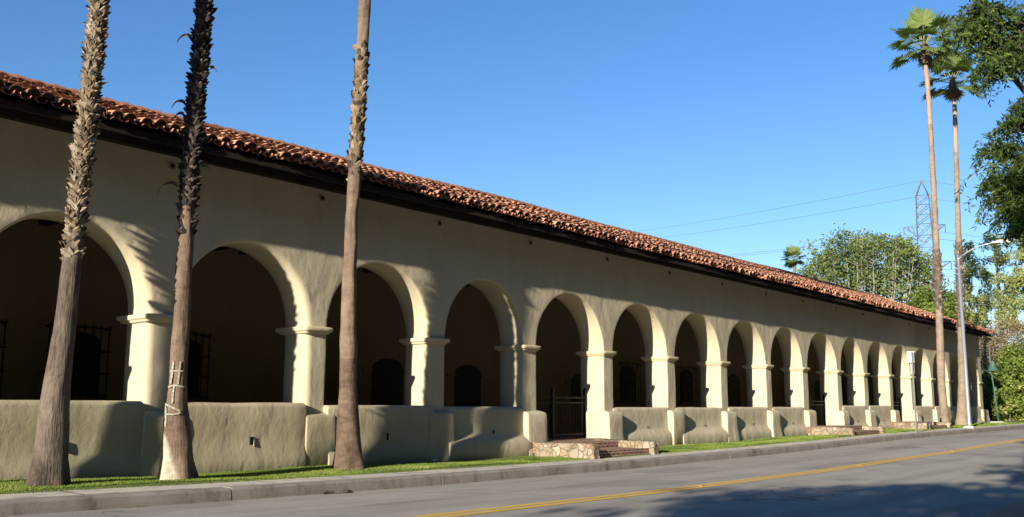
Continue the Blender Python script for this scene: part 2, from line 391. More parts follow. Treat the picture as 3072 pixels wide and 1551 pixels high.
# ------------------------------------------------------------------ ground
GX = [-200, -40, -10, 5.5, 8.8, 13, 20, 29.5, 39, 50, 61, 80, 140, 700]
GZ = [-1.0, -1.03, -1.06, -1.115, -1.162, -1.20, -1.215, -1.15, -1.03, -.975, -.935, -.90, -.85, -.80]
def g(x): return float(np.interp(x, GX, GZ))                # height of the kerb top along the street
def gl(x, y): # lawn
    return g(x) + .035 + .02*math.sin(x*.9+y) - (.03 if 14 < x < 45 and y > 14.2 else 0)
def xs(a, b, st): return list(np.linspace(a, b, max(2, int(round((b-a)/st))+1)))
XR = xs(-60, 120, 1.0)
def strip(name, mat, x_list, yz, label=None, kind='structure', smooth=True, wob=0):
    mb = MB(); rows = []
    for x in x_list:
        rows.append([(x, y + (wob*noise.noise(Vector((x*.8, y, 3))) if wob else 0), zf(x) if callable(zf) else g(x) + zf) for y, zf in yz])
    mb.grid(rows); o = mb.build(name, mat, smooth=smooth, kind=kind, label=label); return o
# earth under and around everything, one sheet to the horizon
mb = MB()
X0 = [-700, -300, -120, -60] + xs(-40, 120, 8) + [160, 240, 400, 700]
Y0 = [-600, -200, -60, -20, -8, 0, 2, 12, 16, 30, 60, 120, 300, 700]
mb.grid([[(x, y, g(x) - .35 + (.12 if y < 2 else 0)) for y in Y0] for x in X0])
mb.build('ground', M['earth'], smooth=True, kind='structure', label='dry brown earth around the building and street')
strip('road', M['asphalt'], [-400, -200] + XR + [200, 400], [(3.0, -.30), (3.7, -.20), (5.5, -.15), (7.95, -.095), (10.2, -.13), (12.3, -.185)], 'grey asphalt street running past the building')
# double yellow line, worn
for nm, ya in (('road_marking', 7.80), ('road_marking', 8.02)):
    strip(nm, M['yellow'], [-200] + XR + [300], [(ya, -.091 - .003), (ya + .13, -.091 - .003)], 'yellow double centre line painted on the road', wob=.012)
# kerb: rounded top edge, slabs with joints
def kerb():
    mb = MB()
    joints = [-60, -40, -20, -9, -3.2, 2.6, 8.75, 13.2, 18.6, 24.6, 31, 37.2, 43.5, 50, 57, 64, 72, 82, 95, 110, 140]
    for a, b in zip(joints[:-1], joints[1:]):
        ys = U(-.006, .006); zs = U(-.004, .004); rows = []
        for x in xs(a + .012, b - .012, .9):
            n = noise.noise(Vector((x*1.3, 0, 0)))*.008
            G = g(x) + zs; Y = 12.2 + ys + n
            rows.append([(x, Y-.03, G-.30), (x, Y-.02, G-.12), (x, Y-.008, G-.035), (x, Y+.012, G-.010), (x, Y+.045, G), (x, 12.42, G+.001), (x, 12.42, G-.3)])
        b0 = len(mb.v); mb.grid(rows)
        n = 7; L = len(rows)
        mb.f.append(tuple(b0 + k for k in range(n))); mb.t.append(.5); mb.m.append(0)
        mb.f.append(tuple(b0 + (L-1)*n + k for k in range(n-1, -1, -1))); mb.t.append(.5); mb.m.append(0)
    mb.build('kerb', M['curb'], smooth=False, kind='structure', label='low grey concrete kerb along the far side of the street')
kerb()
def walk():
    mb = MB(); x = -60.0
    while x < 110:
        b = x + 1.55; zs = U(-.003, .003)
        rows = []
        for xx in (x+.006, (x+b)/2, b-.006):
            G = g(xx) + zs
            yb = 13.05 + .03*noise.noise(Vector((xx*1.1, 5, 0)))
            rows.append([(xx, 12.425, G-.3), (xx, 12.425, G+.002), (xx, 12.75, G+.008), (xx, yb, G+.012), (xx, yb, G-.3)])
        mb.grid(rows); x = b
    mb.build('sidewalk', M['walk'], kind='structure', label='pale concrete sidewalk between the kerb and the lawn')
walk()
strip('joint_bed', M['gutter'], XR, [(12.21, -.025), (13.0, -.02)], 'dark joints under the sidewalk slabs')
strip('lawn', M['soil'], xs(-60, 100, .7), [(12.98, lambda x: g(x)-.02), (13.06, lambda x: g(x)+.012), (13.2, lambda x: gl(x,13.2)), (14.2, lambda x: gl(x,14.2)), (15.0, lambda x: gl(x,15.0)), (15.6, lambda x: gl(x,15.5))], 'strip of green lawn between sidewalk and low wall')
strip('near_verge', M['earth'], [-200] + XR + [300], [(-6, -.10), (0, -.10), (2.6, -.09), (3.2, -.10), (3.22, -.3)], 'near side verge of the street')
def on_steps(x, y):
    return (19.3 < x < 22.35 and y > 12.9) or (36.65 < x < 40.4 and y > 13.1) or (46.6 < x < 50.2 and y > 13.1)
def grass():
    mb = MB()
    vs = []; fs = []; ts = []
    def blades(n, x0, x1, h, w):
        for _ in range(n):
            x = U(x0, x1); y = 13.03 + (rnd()**1.15)*2.15
            if on_steps(x, y): continue
            if noise.noise(Vector((x*1.7, y*1.7, 9))) < -.33 and rnd() < .8: continue
            a = U(0, 6.28); dx, dy = math.cos(a)*w, math.sin(a)*w
            z = gl(x, y) - .005 if y > 13.15 else g(x) + .005
            hh = h*U(.5, 1.3); lx, ly = U(-.6, .6)*hh, U(-.6, .6)*hh
            t = .5 + .6*noise.noise(Vector((x*.9, y*.9, 2))) + U(-.2, .2)
            b = len(mb.v)
            mb.v += [(x-dx, y-dy, z), (x+dx, y+dy, z), (x+lx, y+ly, z+hh)]
            mb.f.append((b, b+1, b+2)); mb.t.append(t); mb.m.append(0)
    blades(78000, 5, 20, .026, .006)
    blades(50000, 20, 40, .032, .011)
    blades(26000, 40, 66, .04, .02)
    # tufts in the gutter and at the joint
    for _ in range(160):
        cx = U(5, 34); 
        if noise.noise(Vector((cx*.8, 1, 7))) < .1: continue
        for k in range(7):
            x = cx + U(-.05, .05); y = 12.15 + U(-.03, .03); z = g(x) - .185; b = len(mb.v); hh = U(.015, .04)
            mb.v += [(x-.006, y, z), (x+.006, y, z), (x+U(-.02,.02), y+U(-.02,.02), z+hh)]
            mb.f.append((b, b+1, b+2)); mb.t.append(U(.4,1)); mb.m.append(0)
    mb.build('grass', M['grass'], label='short green grass of the lawn strip', cat='grass', kind='stuff')
grass()

# ------------------------------------------------------------------ the long arcaded building
Y = 15.288; D = .80; TOP = 4.42; SP = 1.565
PIERS = [(-5.0,-4.45),(-1.45,-.92),(2.1,2.63),(5.62,6.15),(9.13,9.68),(12.58,13.1),(16.1,16.62),(19.56,20.11),(23.22,23.72),(26.8,27.32),(30.42,30.93),
         (34.04,34.52),(37.46,38.0),(41.18,41.67),(44.44,44.97),(47.92,48.40),(51.28,51.80),(54.73,55.22),(58.11,58.63),(61.55,62.05),(64.75,65.45)]
GATES = (7, 12, 15)          # openings (by their left pier) closed by an iron gate above steps
BLD = thing('arcaded_mission_building', (30, Y, -1.2), 'long cream plaster building with a round arched arcade and red tile roof', 'building')
def wob(p, a=.016, f=.9):
    p = Vector(p); n = noise.noise_vector(p*f)*a + noise.noise_vector(p*3.1)*a*.35
    return (p.x + n.x, p.y + n.y, p.z + n.z*.5)
def wall_base(x): return g(x) - .25
def arcade():
    mb = MB(); ZT = 3.3
    mids = [(a+b)/2 for a, b in PIERS]; mids[-1] = 65.45; mids[0] = -5.0
    # strip above the arches
    xcols = []
    for i in range(len(PIERS)-1):
        m0, m1 = mids[i], mids[i+1]
        xo, xe = PIERS[i][1], PIERS[i+1][0]
        xc = (xo+xe)/2; a = (xe-xo)/2; rise = 1.50 if i != 7 else 1.49
        zs_j = list(np.linspace(-1.5, SP, 13))
        zs_a = [SP + (ZT-SP)*k/9 for k in range(1, 10)]
        nx = 16; xt = [m0 + (m1-m0)*k/nx for k in range(nx+1)]
        xcols += xt[:-1]
        path = []   # (P, n, Q)
        rbL, rbR = (.045, .13) if i in (3, 4) else ((.04, .06) if i == 5 else (.03, .035))
        for z in zs_j: path.append(((xo, z), (-1, 0), (m0, z)))
        def arcp(qx, qz):
            ph = math.atan2((qz-SP)/ (ZT-SP), (qx-xc)/((m1-m0)/2))
            c_, s_ = math.cos(ph), math.sin(ph)
            # slightly flattened, hand made round arch
            nrm = Vector((c_/a, s_/rise)).normalized()
            return ((xc + a*c_, SP + rise*s_), (nrm.x, nrm.y), (qx, qz))
        for z in zs_a: path.append(arcp(m0, z))
        for x in xt[1:-1]: path.append(arcp(x, ZT))
        for z in reversed(zs_a): path.append(arcp(m1, z))
        for z in reversed(zs_j): path.append(((xe, z), (1, 0), (m1, z)))
        rows = []
        for (P, n, Q) in path:
            row = []
            rb = rbL + (rbR-rbL)*min(1, max(0, (P[0]-xo)/(xe-xo)))**2
            F = (P[0] + n[0]*rb, P[1] + n[1]*rb)
            NS = 6
            for k in range(NS, 0, -1):
                t = k/NS; row.append((F[0] + (Q[0]-F[0])*t, Y, F[1] + (Q[1]-F[1])*t))
            for k in range(5):
                t = math.pi/2*k/4
                row.append((P[0] + n[0]*rb*(1-math.sin(t)), Y + rb*(1-math.cos(t)), P[1] + n[1]*rb*(1-math.sin(t))))
            for k in range(1, 5): row.append((P[0], Y + rb + (D-2*rb)*k/4, P[1]))
            row.append((P[0] + n[0]*rb, Y + D, P[1] + n[1]*rb))
            row.append((Q[0], Y + D, Q[1]))
            rows.append([wob(p) for p in row])
        mb.grid(rows)
    xcols.append(mids[-1])
    zt = [ZT, 3.5, 3.7, 3.9, 4.1, 4.3, 4.75]
    mb.grid([[wob((x, Y, z)) for z in zt] for x in xcols])
    mb.grid([[(x, Y+D, z) for z in zt] for x in (mids[0], mids[-1])])
    # both ends of the arcade wall
    for x in (mids[0], 65.45):
        mb.grid([[wob((x, y, z)) for z in np.linspace(-1.5, 4.75, 14)] for y in (Y, Y+.25, Y+.55, Y+D)])
    o = mb.build('arcade_wall', M['plaster'], BLD, smooth=True)
arcade()
# capitals, pier bases
for i, (a, b) in enumerate(PIERS):
    if i == 0: continue
    mb = MB(); y0, y1 = Y, Y + D
    e = [(1.425, .0), (1.432, .045), (1.462, .06), (1.470, .055), (1.474, .085), (1.49, .105), (1.545, .108), (1.562, .095), (1.575, .02)]
    dz = .012*math.sin(i*1.7)
    mb.loft([(z+dz, a-k, b+k, y0-k*.9, y1+k, .05+.01) for z, k in e], nz=.012, sub=5, nf=2)
    mb.build('capital', M['plaster_cap'], BLD, smooth=True)
    mb = MB(); xa, xb = a-.09, b+.14; zb = wall_base(a)
    t = -.10 + .02*math.sin(i*2.3)
    yf = Y-.24 if i > 6 else Y-.20
    lv = [(zb, xa-.06, xb+.10, yf-.06, Y+.45, .03), (zb+.35, xa-.04, xb+.06, yf-.04, Y+.45, .03), (zb+.6, xa-.01, xb+.03, yf-.01, Y+.45, .025), (t-.5, xa, xb, yf, Y+.45, .025), (t-.28, xa, xb, yf, Y+.45, .025), (t-.09, xa, xb-.005, yf+.01, Y+.45, .03),
          (t-.045, xa+.01, xb-.02, yf+.035, Y+.45, .03), (t-.015, xa+.03, xb-.05, yf+.10, Y+.4, .03), (t+.01, xa+.05, xb-.10, Y-.03, Y+.35, .03)]
    if i-1 in GATES or i in GATES: lv = [(q[0], q[1], q[2], q[3], Y+.56, q[5]) for q in lv]
    if i in (5, 9, 13): lv = lv[3:]; lv.insert(0, (zb, xa, xb, yf, Y+.45, .025))
    mb.loft(lv, nz=.016, sub=6, nf=1.6)
    mb.build('pier_base', M['plaster_low' if i < 7 else 'plaster_far'], BLD, smooth=True)
    # drain pipe stub near the eaves
    if i >= 4:
        c = (a+b)/2; mb = MB(); z = 4.22
        mb.tube([(c, Y+.05, z), (c, Y-.035, z)], .062, 10); 
        ob = mb.build('wall_vent', M['rust'], BLD, smooth=False)
        mb = MB(); mb.tube([(c, Y+.04, z), (c, Y-.038, z)], .040, 10); mb.build('vent_hole', M['dark'], ob)
# low walls between the piers
for i in range(1, len(PIERS)-1):
    if i in GATES: continue
    xo, xe = PIERS[i][1], PIERS[i+1][0]
    zb = wall_base(xo); tops = {3:.09, 4:.07, 5:.03, 6:.01, 8:.0, 9:.0}; t = tops.get(i, .05 if i < 13 else .10 + .0*i)
    if i in (10, 11): t = .02
    left = i <= 5
    yf = {1:Y-.17,2:Y-.17,3:Y-.165,4:Y-.165,5:Y-.15}.get(i, Y-.03)
    mb = MB(); x0, x1 = xo-.05, xe+.05
    if left: x1 = xe-.07 if i in (3, 4) else xe+.04
    if not left:
        fl_ = -.16 if i % 3 else -.24
        lv = [(zb, x0, x1, yf+fl_, Y+.55, .04), (-.92, x0, x1, yf+fl_, Y+.55, .04), (-.80, x0, x1, yf+fl_*.85, Y+.55, .04), (-.70, x0, x1, yf+fl_*.3, Y+.55, .03), (-.60, x0, x1, yf-.01, Y+.55, .02)]
    else:
        lv = [(zb, x0, x1, yf-.08, Y+.55, .04), (-.95, x0, x1, yf-.06, Y+.55, .04), (-.75, x0, x1, yf-.01, Y+.55, .03), (-.5, x0, x1, yf, Y+.55, .03)]
    lv += [(-.3, x0, x1, yf, Y+.55, .02), (t-.09, x0, x1, yf+.0, Y+.55, .02), (t-.03, x0+.01, x1-.01, yf+.02, Y+.53, .04), (t, x0+.03, x1-.03, yf+.07, Y+.48, .04)]
    mb.loft(lv, nz=.014, sub=12, nf=1.1)
    mb.build('low_wall', M['plaster_low' if i < 7 else 'plaster_far'], BLD, smooth=True)
    # weep hole near its foot: a dark slot with a lit right edge
    c = (xo+xe)/2 + (.1 if left else .25); z = -.60
    mb = MB(); wd = .038 if i == 4 else .018
    yy = yf - (.02 if left else .02)
    mb.box(c-wd, c+wd, yy-.008, yy+.2, z-.09, z+.05)
    ob = mb.build('drain_hole', M['dark'], BLD)
    mb = MB(); mb.loft([(z-.12, c+wd, c+wd+.028, yy-.022, yy+.1, .01), (z-.03, c+wd, c+wd+.02, yy-.014, yy+.1, .008), (z+.05, c+wd, c+wd+.010, yy-.006, yy+.1, .004)], nz=.008, nf=6)
    mb.build('chipped_edge', M['plaster_far'], ob, smooth=True)
# corridor: back wall with doors and barred windows, floor, ceiling, end walls
BY = 19.30
mb = MB(); mb.grid([[wob((x, BY, z), .02, .5) for z in np.linspace(-1.2, 4.0, 9)] for x in np.linspace(-5.4, 65.4, 90)])
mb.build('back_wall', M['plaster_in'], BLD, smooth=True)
mb = MB(); mb.box(-5.4, 65.4, Y+.3, BY+.1, -1.3, -.86); mb.build('corridor_floor', M['floor'], BLD)
mb = MB(); mb.box(-5.4, 65.4, Y+D-.02, BY+.1, 3.72, 3.8)
for k in range(90): mb.box(-5.2+k*.79, -5.02+k*.79, Y+D, BY, 3.56, 3.72)
mb.build('corridor_ceiling', M['timber'], BLD)
mb = MB()
mb.box(65.0, 65.40, Y+D-.05, 28.2, -1.4, 4.7); mb.box(-5.4, -5.0, Y+D-.05, 28.2, -1.4, 4.7); mb.box(-5.4, 65.4, 27.9, 28.2, -1.4, 4.7)
mb.build('end_wall', M['plaster'], BLD)
def window(c, w, z0, z1):
    mb = MB(); n = 9
    arc = [(c + w/2*math.cos(math.pi*k/n), z1 - .18 + .18*math.sin(math.pi*k/n)) for k in range(n+1)]
    out = [(c+w/2, z0)] + arc + [(c-w/2, z0)]
    b = [(x, BY-.02, z) for x, z in out]; f_ = [(x, BY+.3, z) for x, z in out]; m_ = len(out)
    mb.add(b + f_, [tuple(range(m_))] + [(k, (k+1) % m_, m_+(k+1) % m_, m_+k) for k in range(m_)])
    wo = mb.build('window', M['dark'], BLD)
    mb = MB(); yy = BY-.16; gw = w/2+.12
    for k in range(8): mb.tube([(c-gw+2*gw*k/7, yy, z0-.05), (c-gw+2*gw*k/7, yy, z1+.14)], .016, 5)
    for z in (z0, z0+.45, z0+.9, z1+.08): mb.box(c-gw-.05, c+gw+.05, yy-.012, yy+.012, z-.015, z+.015)
    for s in (-1, 1): mb.box(c+s*gw-.015, c+s*gw+.015, yy, BY+.02, z1+.05, z1+.09); mb.box(c+s*gw-.015, c+s*gw+.015, yy, BY+.02, z0-.02, z0+.02)
    mb.build('window_grille', M['iron'], wo)
for c in (5.0, 7.8+.05, 9.95, 12.35, 30.95, 35.35, 45.6, 52.5, 58.7): window(c, 1.0, .2, 1.5)
def door(c, w, z1):
    mb = MB(); n = 9
    arc = [(c + w/2*math.cos(math.pi*k/n), z1 - .3 + .3*math.sin(math.pi*k/n)) for k in range(n+1)]
    out = [(c+w/2, -.86)] + arc + [(c-w/2, -.86)]; m_ = len(out)
    mb.add([(x, BY-.03, z) for x, z in out] + [(x, BY+.3, z) for x, z in out], [tuple(range(m_))] + [(k, (k+1) % m_, m_+(k+1) % m_, m_+k) for k in range(m_)])
    mb.box(c-w/2-.35, c-w/2-.02, BY-.06, BY, z1-.36, z1-.28, mi=1); mb.box(c+w/2+.02, c+w/2+.35, BY-.06, BY, z1-.36, z1-.28, mi=1)
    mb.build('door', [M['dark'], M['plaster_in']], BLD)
for c, z in ((18.7, 1.3), (22.0, 1.25), (27.9, 1.15), (39.6, 1.45), (49.4, 1.4)): door(c, 1.15, z)

# roof
OV = .82; EZ = 4.56; RY = 21.3; RZ = 7.22
def ez(x): return EZ + .035*noise.noise(Vector((x*.22, 1.3, 0))) + .03*math.sin(x*.13)
def rz(x): return RZ + .05*noise.noise(Vector((x*.17, 7.7, 0))) + float(np.interp(x, [4, 12, 26, 40, 66], [-.27, -.2, -.09, -.03, -.02]))
XL, XE = -5.9, 65.95
def roofpt(x, t, h=0):
    """t 0 at the eave .. 1 at the ridge, h above the roof plane"""
    y0, z0, y1, z1 = Y-OV+.11*noise.noise(Vector((x*.8, 4.2, 0)))+.03*noise.noise(Vector((x*1.9, 4.2, 0))), ez(x), RY, rz(x)
    sl = math.atan2(z1-z0, y1-y0)
    sag = -.06*math.sin(math.pi*t)
    return (x, y0 + (y1-y0)*t - h*math.sin(sl), z0 + (z1-z0)*t + sag + h*math.cos(sl))
def tiles():
    L = math.hypot(RY-Y+OV, RZ-EZ); exp = .315; nc = int(L/exp)+1; pitch_ = .262
    mb = MB(); V = mb.v; F = mb.f; T = mb.t; Mi = mb.m
    ncol = int((XE-XL)/pitch_)
    for c in range(ncol):
        xc = XL + .13 + c*pitch_ + U(-.008, .008)
        for k in range(nc):
            t0 = (k*exp + (U(-.08, .08) if k else U(-.06, .03)))/L; t1 = min((k+1)*exp + .09, L)/L
            if t1 <= t0: continue
            yaw = U(-.016, .016); r0_, r1_ = .117 + U(-.006, .006), .098; h0 = .082 + U(-.012, .02); h1 = .022
            if rnd() < .03: yaw *= 3; h0 += .02
            seg = 6 if xc < 34 else 5; HF = .84 if k == 0 else .66
            base = len(V)
            for (t, r_, h, dx) in ((t0, r0_, h0, -yaw), (t1, r1_, h1, yaw)):
                for s in range(seg+1):
                    a = math.pi*s/seg
                    V.append(roofpt(xc + dx + r_*math.cos(a), t, h - .03 + r_*HF*math.sin(a)))
            # inner rim at the mouth
            for s in range(seg+1):
                a = math.pi*s/seg; V.append(roofpt(xc - yaw + (r0_-.018)*math.cos(a), t0, h0 - .03 + (r0_-.018)*HF*math.sin(a)))
            # mortar plug, set back
            tb = t0 + .05/L
            for s in range(seg+1):
                a = math.pi*s/seg; V.append(roofpt(xc - yaw + (r0_-.018)*math.cos(a), tb, h0 - .03 + (r0_-.018)*HF*math.sin(a)))
            n = seg+1; tint = min(max(random.gauss(.56, .16), .16), .98)
            if rnd() < .05: tint = U(.12, .28)
            for s in range(seg):
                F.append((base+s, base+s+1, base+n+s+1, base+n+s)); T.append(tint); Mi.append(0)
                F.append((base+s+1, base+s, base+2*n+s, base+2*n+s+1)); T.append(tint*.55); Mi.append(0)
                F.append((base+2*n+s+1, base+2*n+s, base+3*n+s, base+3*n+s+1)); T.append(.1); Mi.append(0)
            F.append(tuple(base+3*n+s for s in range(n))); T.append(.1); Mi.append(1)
        # pan tiles between the covers
        xp = xc + pitch_/2
        for k in range(nc):
            if k > 3 and k % 3: continue
            t0 = (k*exp - (.035 if k == 0 else 0))/L; t1 = min((k + (1 if k < 3 else 3))*exp + .05, L)/L; base = len(V)
            for (t, h) in ((t0, .0), (t1, -.02)):
                for s in range(6):
                    a = math.pi + math.pi*s/5; V.append(roofpt(xp + .088*math.cos(a), t, h + .055 + .088*math.sin(a)))
            for s in range(6):
                a = math.pi + math.pi*s/5; V.append(roofpt(xp + .088*math.cos(a), t0, .04 + .072*math.sin(a) - .0))
            tint = U(.3, .6)
            for s in range(5):
                F.append((base+s, base+s+1, base+7+s, base+6+s)); T.append(tint*.8); Mi.append(0)
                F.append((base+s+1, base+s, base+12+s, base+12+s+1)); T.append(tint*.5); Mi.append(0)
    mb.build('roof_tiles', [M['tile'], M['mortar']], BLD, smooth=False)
tiles()
# roof deck under the tiles, back slope with rows of tiles as one corrugated sheet
mb = MB(); xa = xs(XL, XE, 1.0)
mb.grid([[roofpt(x, t, -.045) for t in (0.004, .2, .4, .6, .8, 1)] for x in xa]); mb.grid([[roofpt(x, t, -.085) for t in (0.004, .2, .4, .6, .8, 1)] for x in xa])
mb.build('roof_boarding', M['timber'], BLD)
mb = MB(); rows = []
x = XL
while x < XE:
    h = .05*abs(math.sin((x-XL)/.262*math.pi)); rows.append([(x, RY, rz(x)+h), (x, (RY+29)/2, (rz(x)+ez(x))/2+h-.04), (x, 29.0, ez(x)+h-.3)]); x += .0655*2
mb.grid(rows, .5); mb.build('back_roof_slope', M['tile'], BLD, smooth=True)
for x in (65.02, -5.02): # gables
    mb = MB(); mb.add([(x, Y+.1, 4.6), (x, 28, 4.5), (x, RY, rz(x)-.12)], [(0,1,2)]); mb.build('gable_wall', M['plaster'], BLD)
mb = MB(); x = XL
while x < XE:
    l = .42; r_ = .125; lift = U(0, .012); t_ = min(max(random.gauss(.5, .1), .3), .85); rows = []
    for xx, rad, hz in ((x-.03, r_+.012, .03+lift), (x+l, r_-.004, .012)):
        rows.append([(xx, RY + rad*math.cos(math.pi*s/7), rz(x)+.015 + hz + rad*1.0*math.sin(math.pi*s/7)) for s in range(8)])
    mb.grid(rows, t_)
    b = len(mb.v); mb.v += rows[0]; mb.f.append(tuple(b+s for s in range(8))); mb.t.append(.1); mb.m.append(0)
    x += l
mb.build('ridge_tiles', M['tile'], BLD, smooth=False)
# verge tiles on the right gable edge
mb = MB()
for xv in (XE-.02,):
    for k in range(17):
        t0, t1 = k/17-.005, min((k+1)/17+.015, 1)
        rows = []
        for t, rad, h in ((t0, .115, .09), (t1, .095, .06)):
            rows.append([tuple(Vector(roofpt(xv, t, h-.03)) + Vector((rad*math.cos(math.pi*s/6), 0, rad*math.sin(math.pi*s/6)))) for s in range(7)])
        mb.grid(rows, U(.35, .75))
mb.build('verge_tiles', M['tile'], BLD)
# eave carpentry
mb = MB()
mb.box(XL+.2, XE-.2, Y-.16, Y+.1, 4.40, 4.54); mb.box(XL+.2, XE-.2, Y-.10, Y+.1, 4.544, 4.90)
mb.build('wall_plate', M['timber'], BLD)
mb = MB()
for x0 in np.arange(XL+.2, XE-3, 3.0):
    z = ez(x0+1.5)-.10; mb.box(x0+.005, x0+2.995, Y-OV+.06, Y-OV+.12, z-.10, z+.005)
mb.build('eave_batten', M['timber'], BLD)
k = 0
for x in np.arange(XL+.3, XE-.1, .75):
    mb = MB(); w_ = .065; z0 = ez(x)-.08; z1 = z0 + (OV-.1)*.39 + .0
    y0 = Y-OV+.13
    mb.add([(x-w_, y0, z0-.17), (x+w_, y0, z0-.17), (x+w_, y0, z0), (x-w_, y0, z0), (x-w_, Y+.05, z1-.17), (x+w_, Y+.05, z1-.17), (x+w_, Y+.05, z1), (x-w_, Y+.05, z1)],
           [(0,1,2,3),(0,4,5,1),(1,5,6,2),(3,2,6,7),(0,3,7,4)])
    mb.build('rafter_tail', M['timber'], BLD); k += 1

# ------------------------------------------------------------------ gates and steps
def gate(i):
    xo, xe = PIERS[i][1], PIERS[i+1][0]; y = Y+.60; z0, z1 = -.80, .28
    G = thing('iron_gate', ((xo+xe)/2, y, z0), {7: 'black wrought iron double gate in the nearest gated arch above the widest brick steps', 12: 'black iron gate in the middle gated arch between two pale piers', 15: 'small black iron gate in the farthest gated arch beside the sign post'}[i], 'gate', 'iron gates in the arcade')
    xm = (xo+xe)/2 - .05
    for a, b in ((xo+.04, xm-.03), (xm+.03, xe-.04)):
        mb = MB()
        for z in (z0+.06, z1-.16, z1-.02): mb.box(a, b, y-.015, y+.015, z-.018, z+.018)
        for x in (a+.02, b-.02): mb.box(x-.025, x+.025, y-.025, y+.025, z0, z1+.06)
        lf = mb.build('gate_leaf', M['iron'], G)
        mb = MB(); n = int((b-a)/.105)
        for k in range(1, n): mb.tube([(a+(b-a)*k/n, y, z0+.06), (a+(b-a)*k/n, y, z1-.16)], .010, 5)
        # small rings between the two upper rails
        for k in range(0, n, 2):
            cx = a+(b-a)*(k+.5)/n; mb.tube([(cx+.045*math.cos(t), y, z1-.09+.045*math.sin(t)) for t in np.linspace(0, 2*math.pi, 9)], .006, 4)
        mb.build('gate_bars', M['iron'], lf)
    for x in (xm, xe-.06):
        mb = MB(); mb.box(x-.035, x+.035, y-.035, y+.035, z0-.05, z1+.16)
        mb.loft([(z1+.16, x-.05, x+.05, y-.05, y+.05, .02), (z1+.19, x-.05, x+.05, y-.05, y+.05, .03), (z1+.26, x-.01, x+.01, y-.01, y+.01, .005)])
        mb.build('gate_post', M['iron'], G)
for i in GATES: gate(i)
def steps(i, yf, x0, x1, lab):
    xo, xe = PIERS[i][1], PIERS[i+1][0]
    zb = g(x0) - .01
    S = thing('entrance_steps', ((x0+x1)/2, (yf+Y)/2, zb), lab, 'steps', 'stone and brick entrance steps')
    hgt = .37 if i == 7 else .33
    for a, b, yb in ((x0-.30, x0, 14.75), (x1, x1+.30, 14.9)):
        mb = MB()
        mb.loft([(zb-.25, a-.02, b+.02, yf-.04, yb, .05), (zb+.06, a-.015, b+.015, yf-.02, yb, .06), (zb+.16, a+.0, b-.0, yf+.015, yb, .06), (zb+.26, a-.01, b+.01, yf-.02, yb, .06), (zb+hgt-.05, a+.0, b-.0, yf+.0, yb, .06), (zb+hgt-.01, a+.02, b-.02, yf+.03, yb, .06), (zb+hgt, a+.05, b-.05, yf+.06, yb, .06)], nz=.035, nf=4.2, sub=14, seg=3)
        mb.build('stone_cheek_wall', M['stone'], S, smooth=True)
    mb = MB(); mb.loft([(zb-.25, x0-.05, x1+.05, yf+.12, 14.9, .02), (zb+.175, x0-.05, x1+.05, yf+.13, 14.9, .02), (zb+.19, x0-.05, x1+.05, yf+.145, 14.9, .02)], nz=.012, nf=4, sub=12); mb.build('brick_step', M['brick'], S)
    mb = MB(); y2 = yf+1.05 if i == 7 else yf+.8
    mb.loft([(zb+.1, x0-.03, x1+.03, y2, 15.0, .02), (zb+.345, x0-.03, x1+.03, y2+.01, 15.0, .02), (zb+.355, x0-.03, x1+.03, y2+.02, 15.0, .02)], nz=.012, nf=4, sub=12); mb.build('brick_step', M['brick'], S)
    mb = MB(); mb.loft([(zb-.2, x1-.1, xe+.1, 14.55, 15.05, .03), (zb+.30, x1-.1, xe+.1, 14.56, 15.05, .03), (zb+.32, x1-.1, xe+.08, 14.6, 15.05, .03)], nz=.012, nf=4, sub=8); mb.build('landing', M['stone'], S)
    mb = MB(); mb.loft([(zb+.2, xo+.10, xe-.02, Y-.22, Y+.31, .02), (-.88, xo+.10, xe-.02, Y-.22, Y+.31, .02), (-.855, xo+.10, xe-.02, Y-.20, Y+.31, .02)], nz=.01, nf=4, sub=8); mb.build('threshold', M['brick'], S)
steps(7, 13.02, 19.60, 22.05, 'nearest stone flanked brick steps reaching the sidewalk')
steps(12, 13.15, 36.95, 40.1, 'middle stone flanked brick steps rising to the gate, halfway along the arcade')
steps(15, 13.2, 46.9, 49.9, 'farthest stone flanked brick steps, just behind the sign post')

# ------------------------------------------------------------------ palms
def interp(x, pts): return float(np.interp(x, [p[0] for p in pts], [p[1] for p in pts]))
def palm_trunk(T, cx, cy, zr, mat, tintf, nseg=20, dz=.12, rough=.018, name='trunk', zlo=None, zhi=None, ringamp=.0):
    z0 = zlo if zlo is not None else zr[0][0]; z1 = zhi if zhi is not None else zr[-1][0]
    mb = MB(); n = max(2, int((z1-z0)/dz)); ring = []
    for i in range(n+1):
        z = z0 + (z1-z0)*i/n; r_ = interp(z, zr); row = []
        rp = ringamp*(math.sin(z*31+2*noise.noise(Vector((z*2,cx,0))))*.5) if ringamp else 0
        for k in range(nseg):
            a = 2*math.pi*k/nseg
            q = r_ + rp + rough*noise.noise(Vector((math.cos(a)*1.5+cx, math.sin(a)*1.5, z*1.4))) + rough*.5*noise.noise(Vector((math.cos(a)*4+cx, math.sin(a)*4, z*3)))
            if z < zr[0][0]+.45 and nseg > 20: q += .035*max(0, zr[0][0]+.45-z)/.45*math.cos(a*5+cx)
            row.append((interp(z, cx_ if False else T['x']) + q*math.cos(a), interp(z, T['y']) + q*math.sin(a), z))
        ring.append(row)
    vs = [p for r_ in ring for p in r_]; b = len(mb.v); mb.v.extend(vs)
    for i in range(n):
        for k in range(nseg):
            k2 = (k+1) % nseg
            mb.f.append((i*nseg+k, i*nseg+k2, (i+1)*nseg+k2, (i+1)*nseg+k)); mb.m.append(0)
            z = z0 + (z1-z0)*(i+.5)/n; mb.t.append(tintf(z, 2*math.pi*(k+.5)/nseg))
    mb.f.append(tuple(range(n*nseg, (n+1)*nseg))); mb.m.append(0); mb.t.append(.5)
    return mb
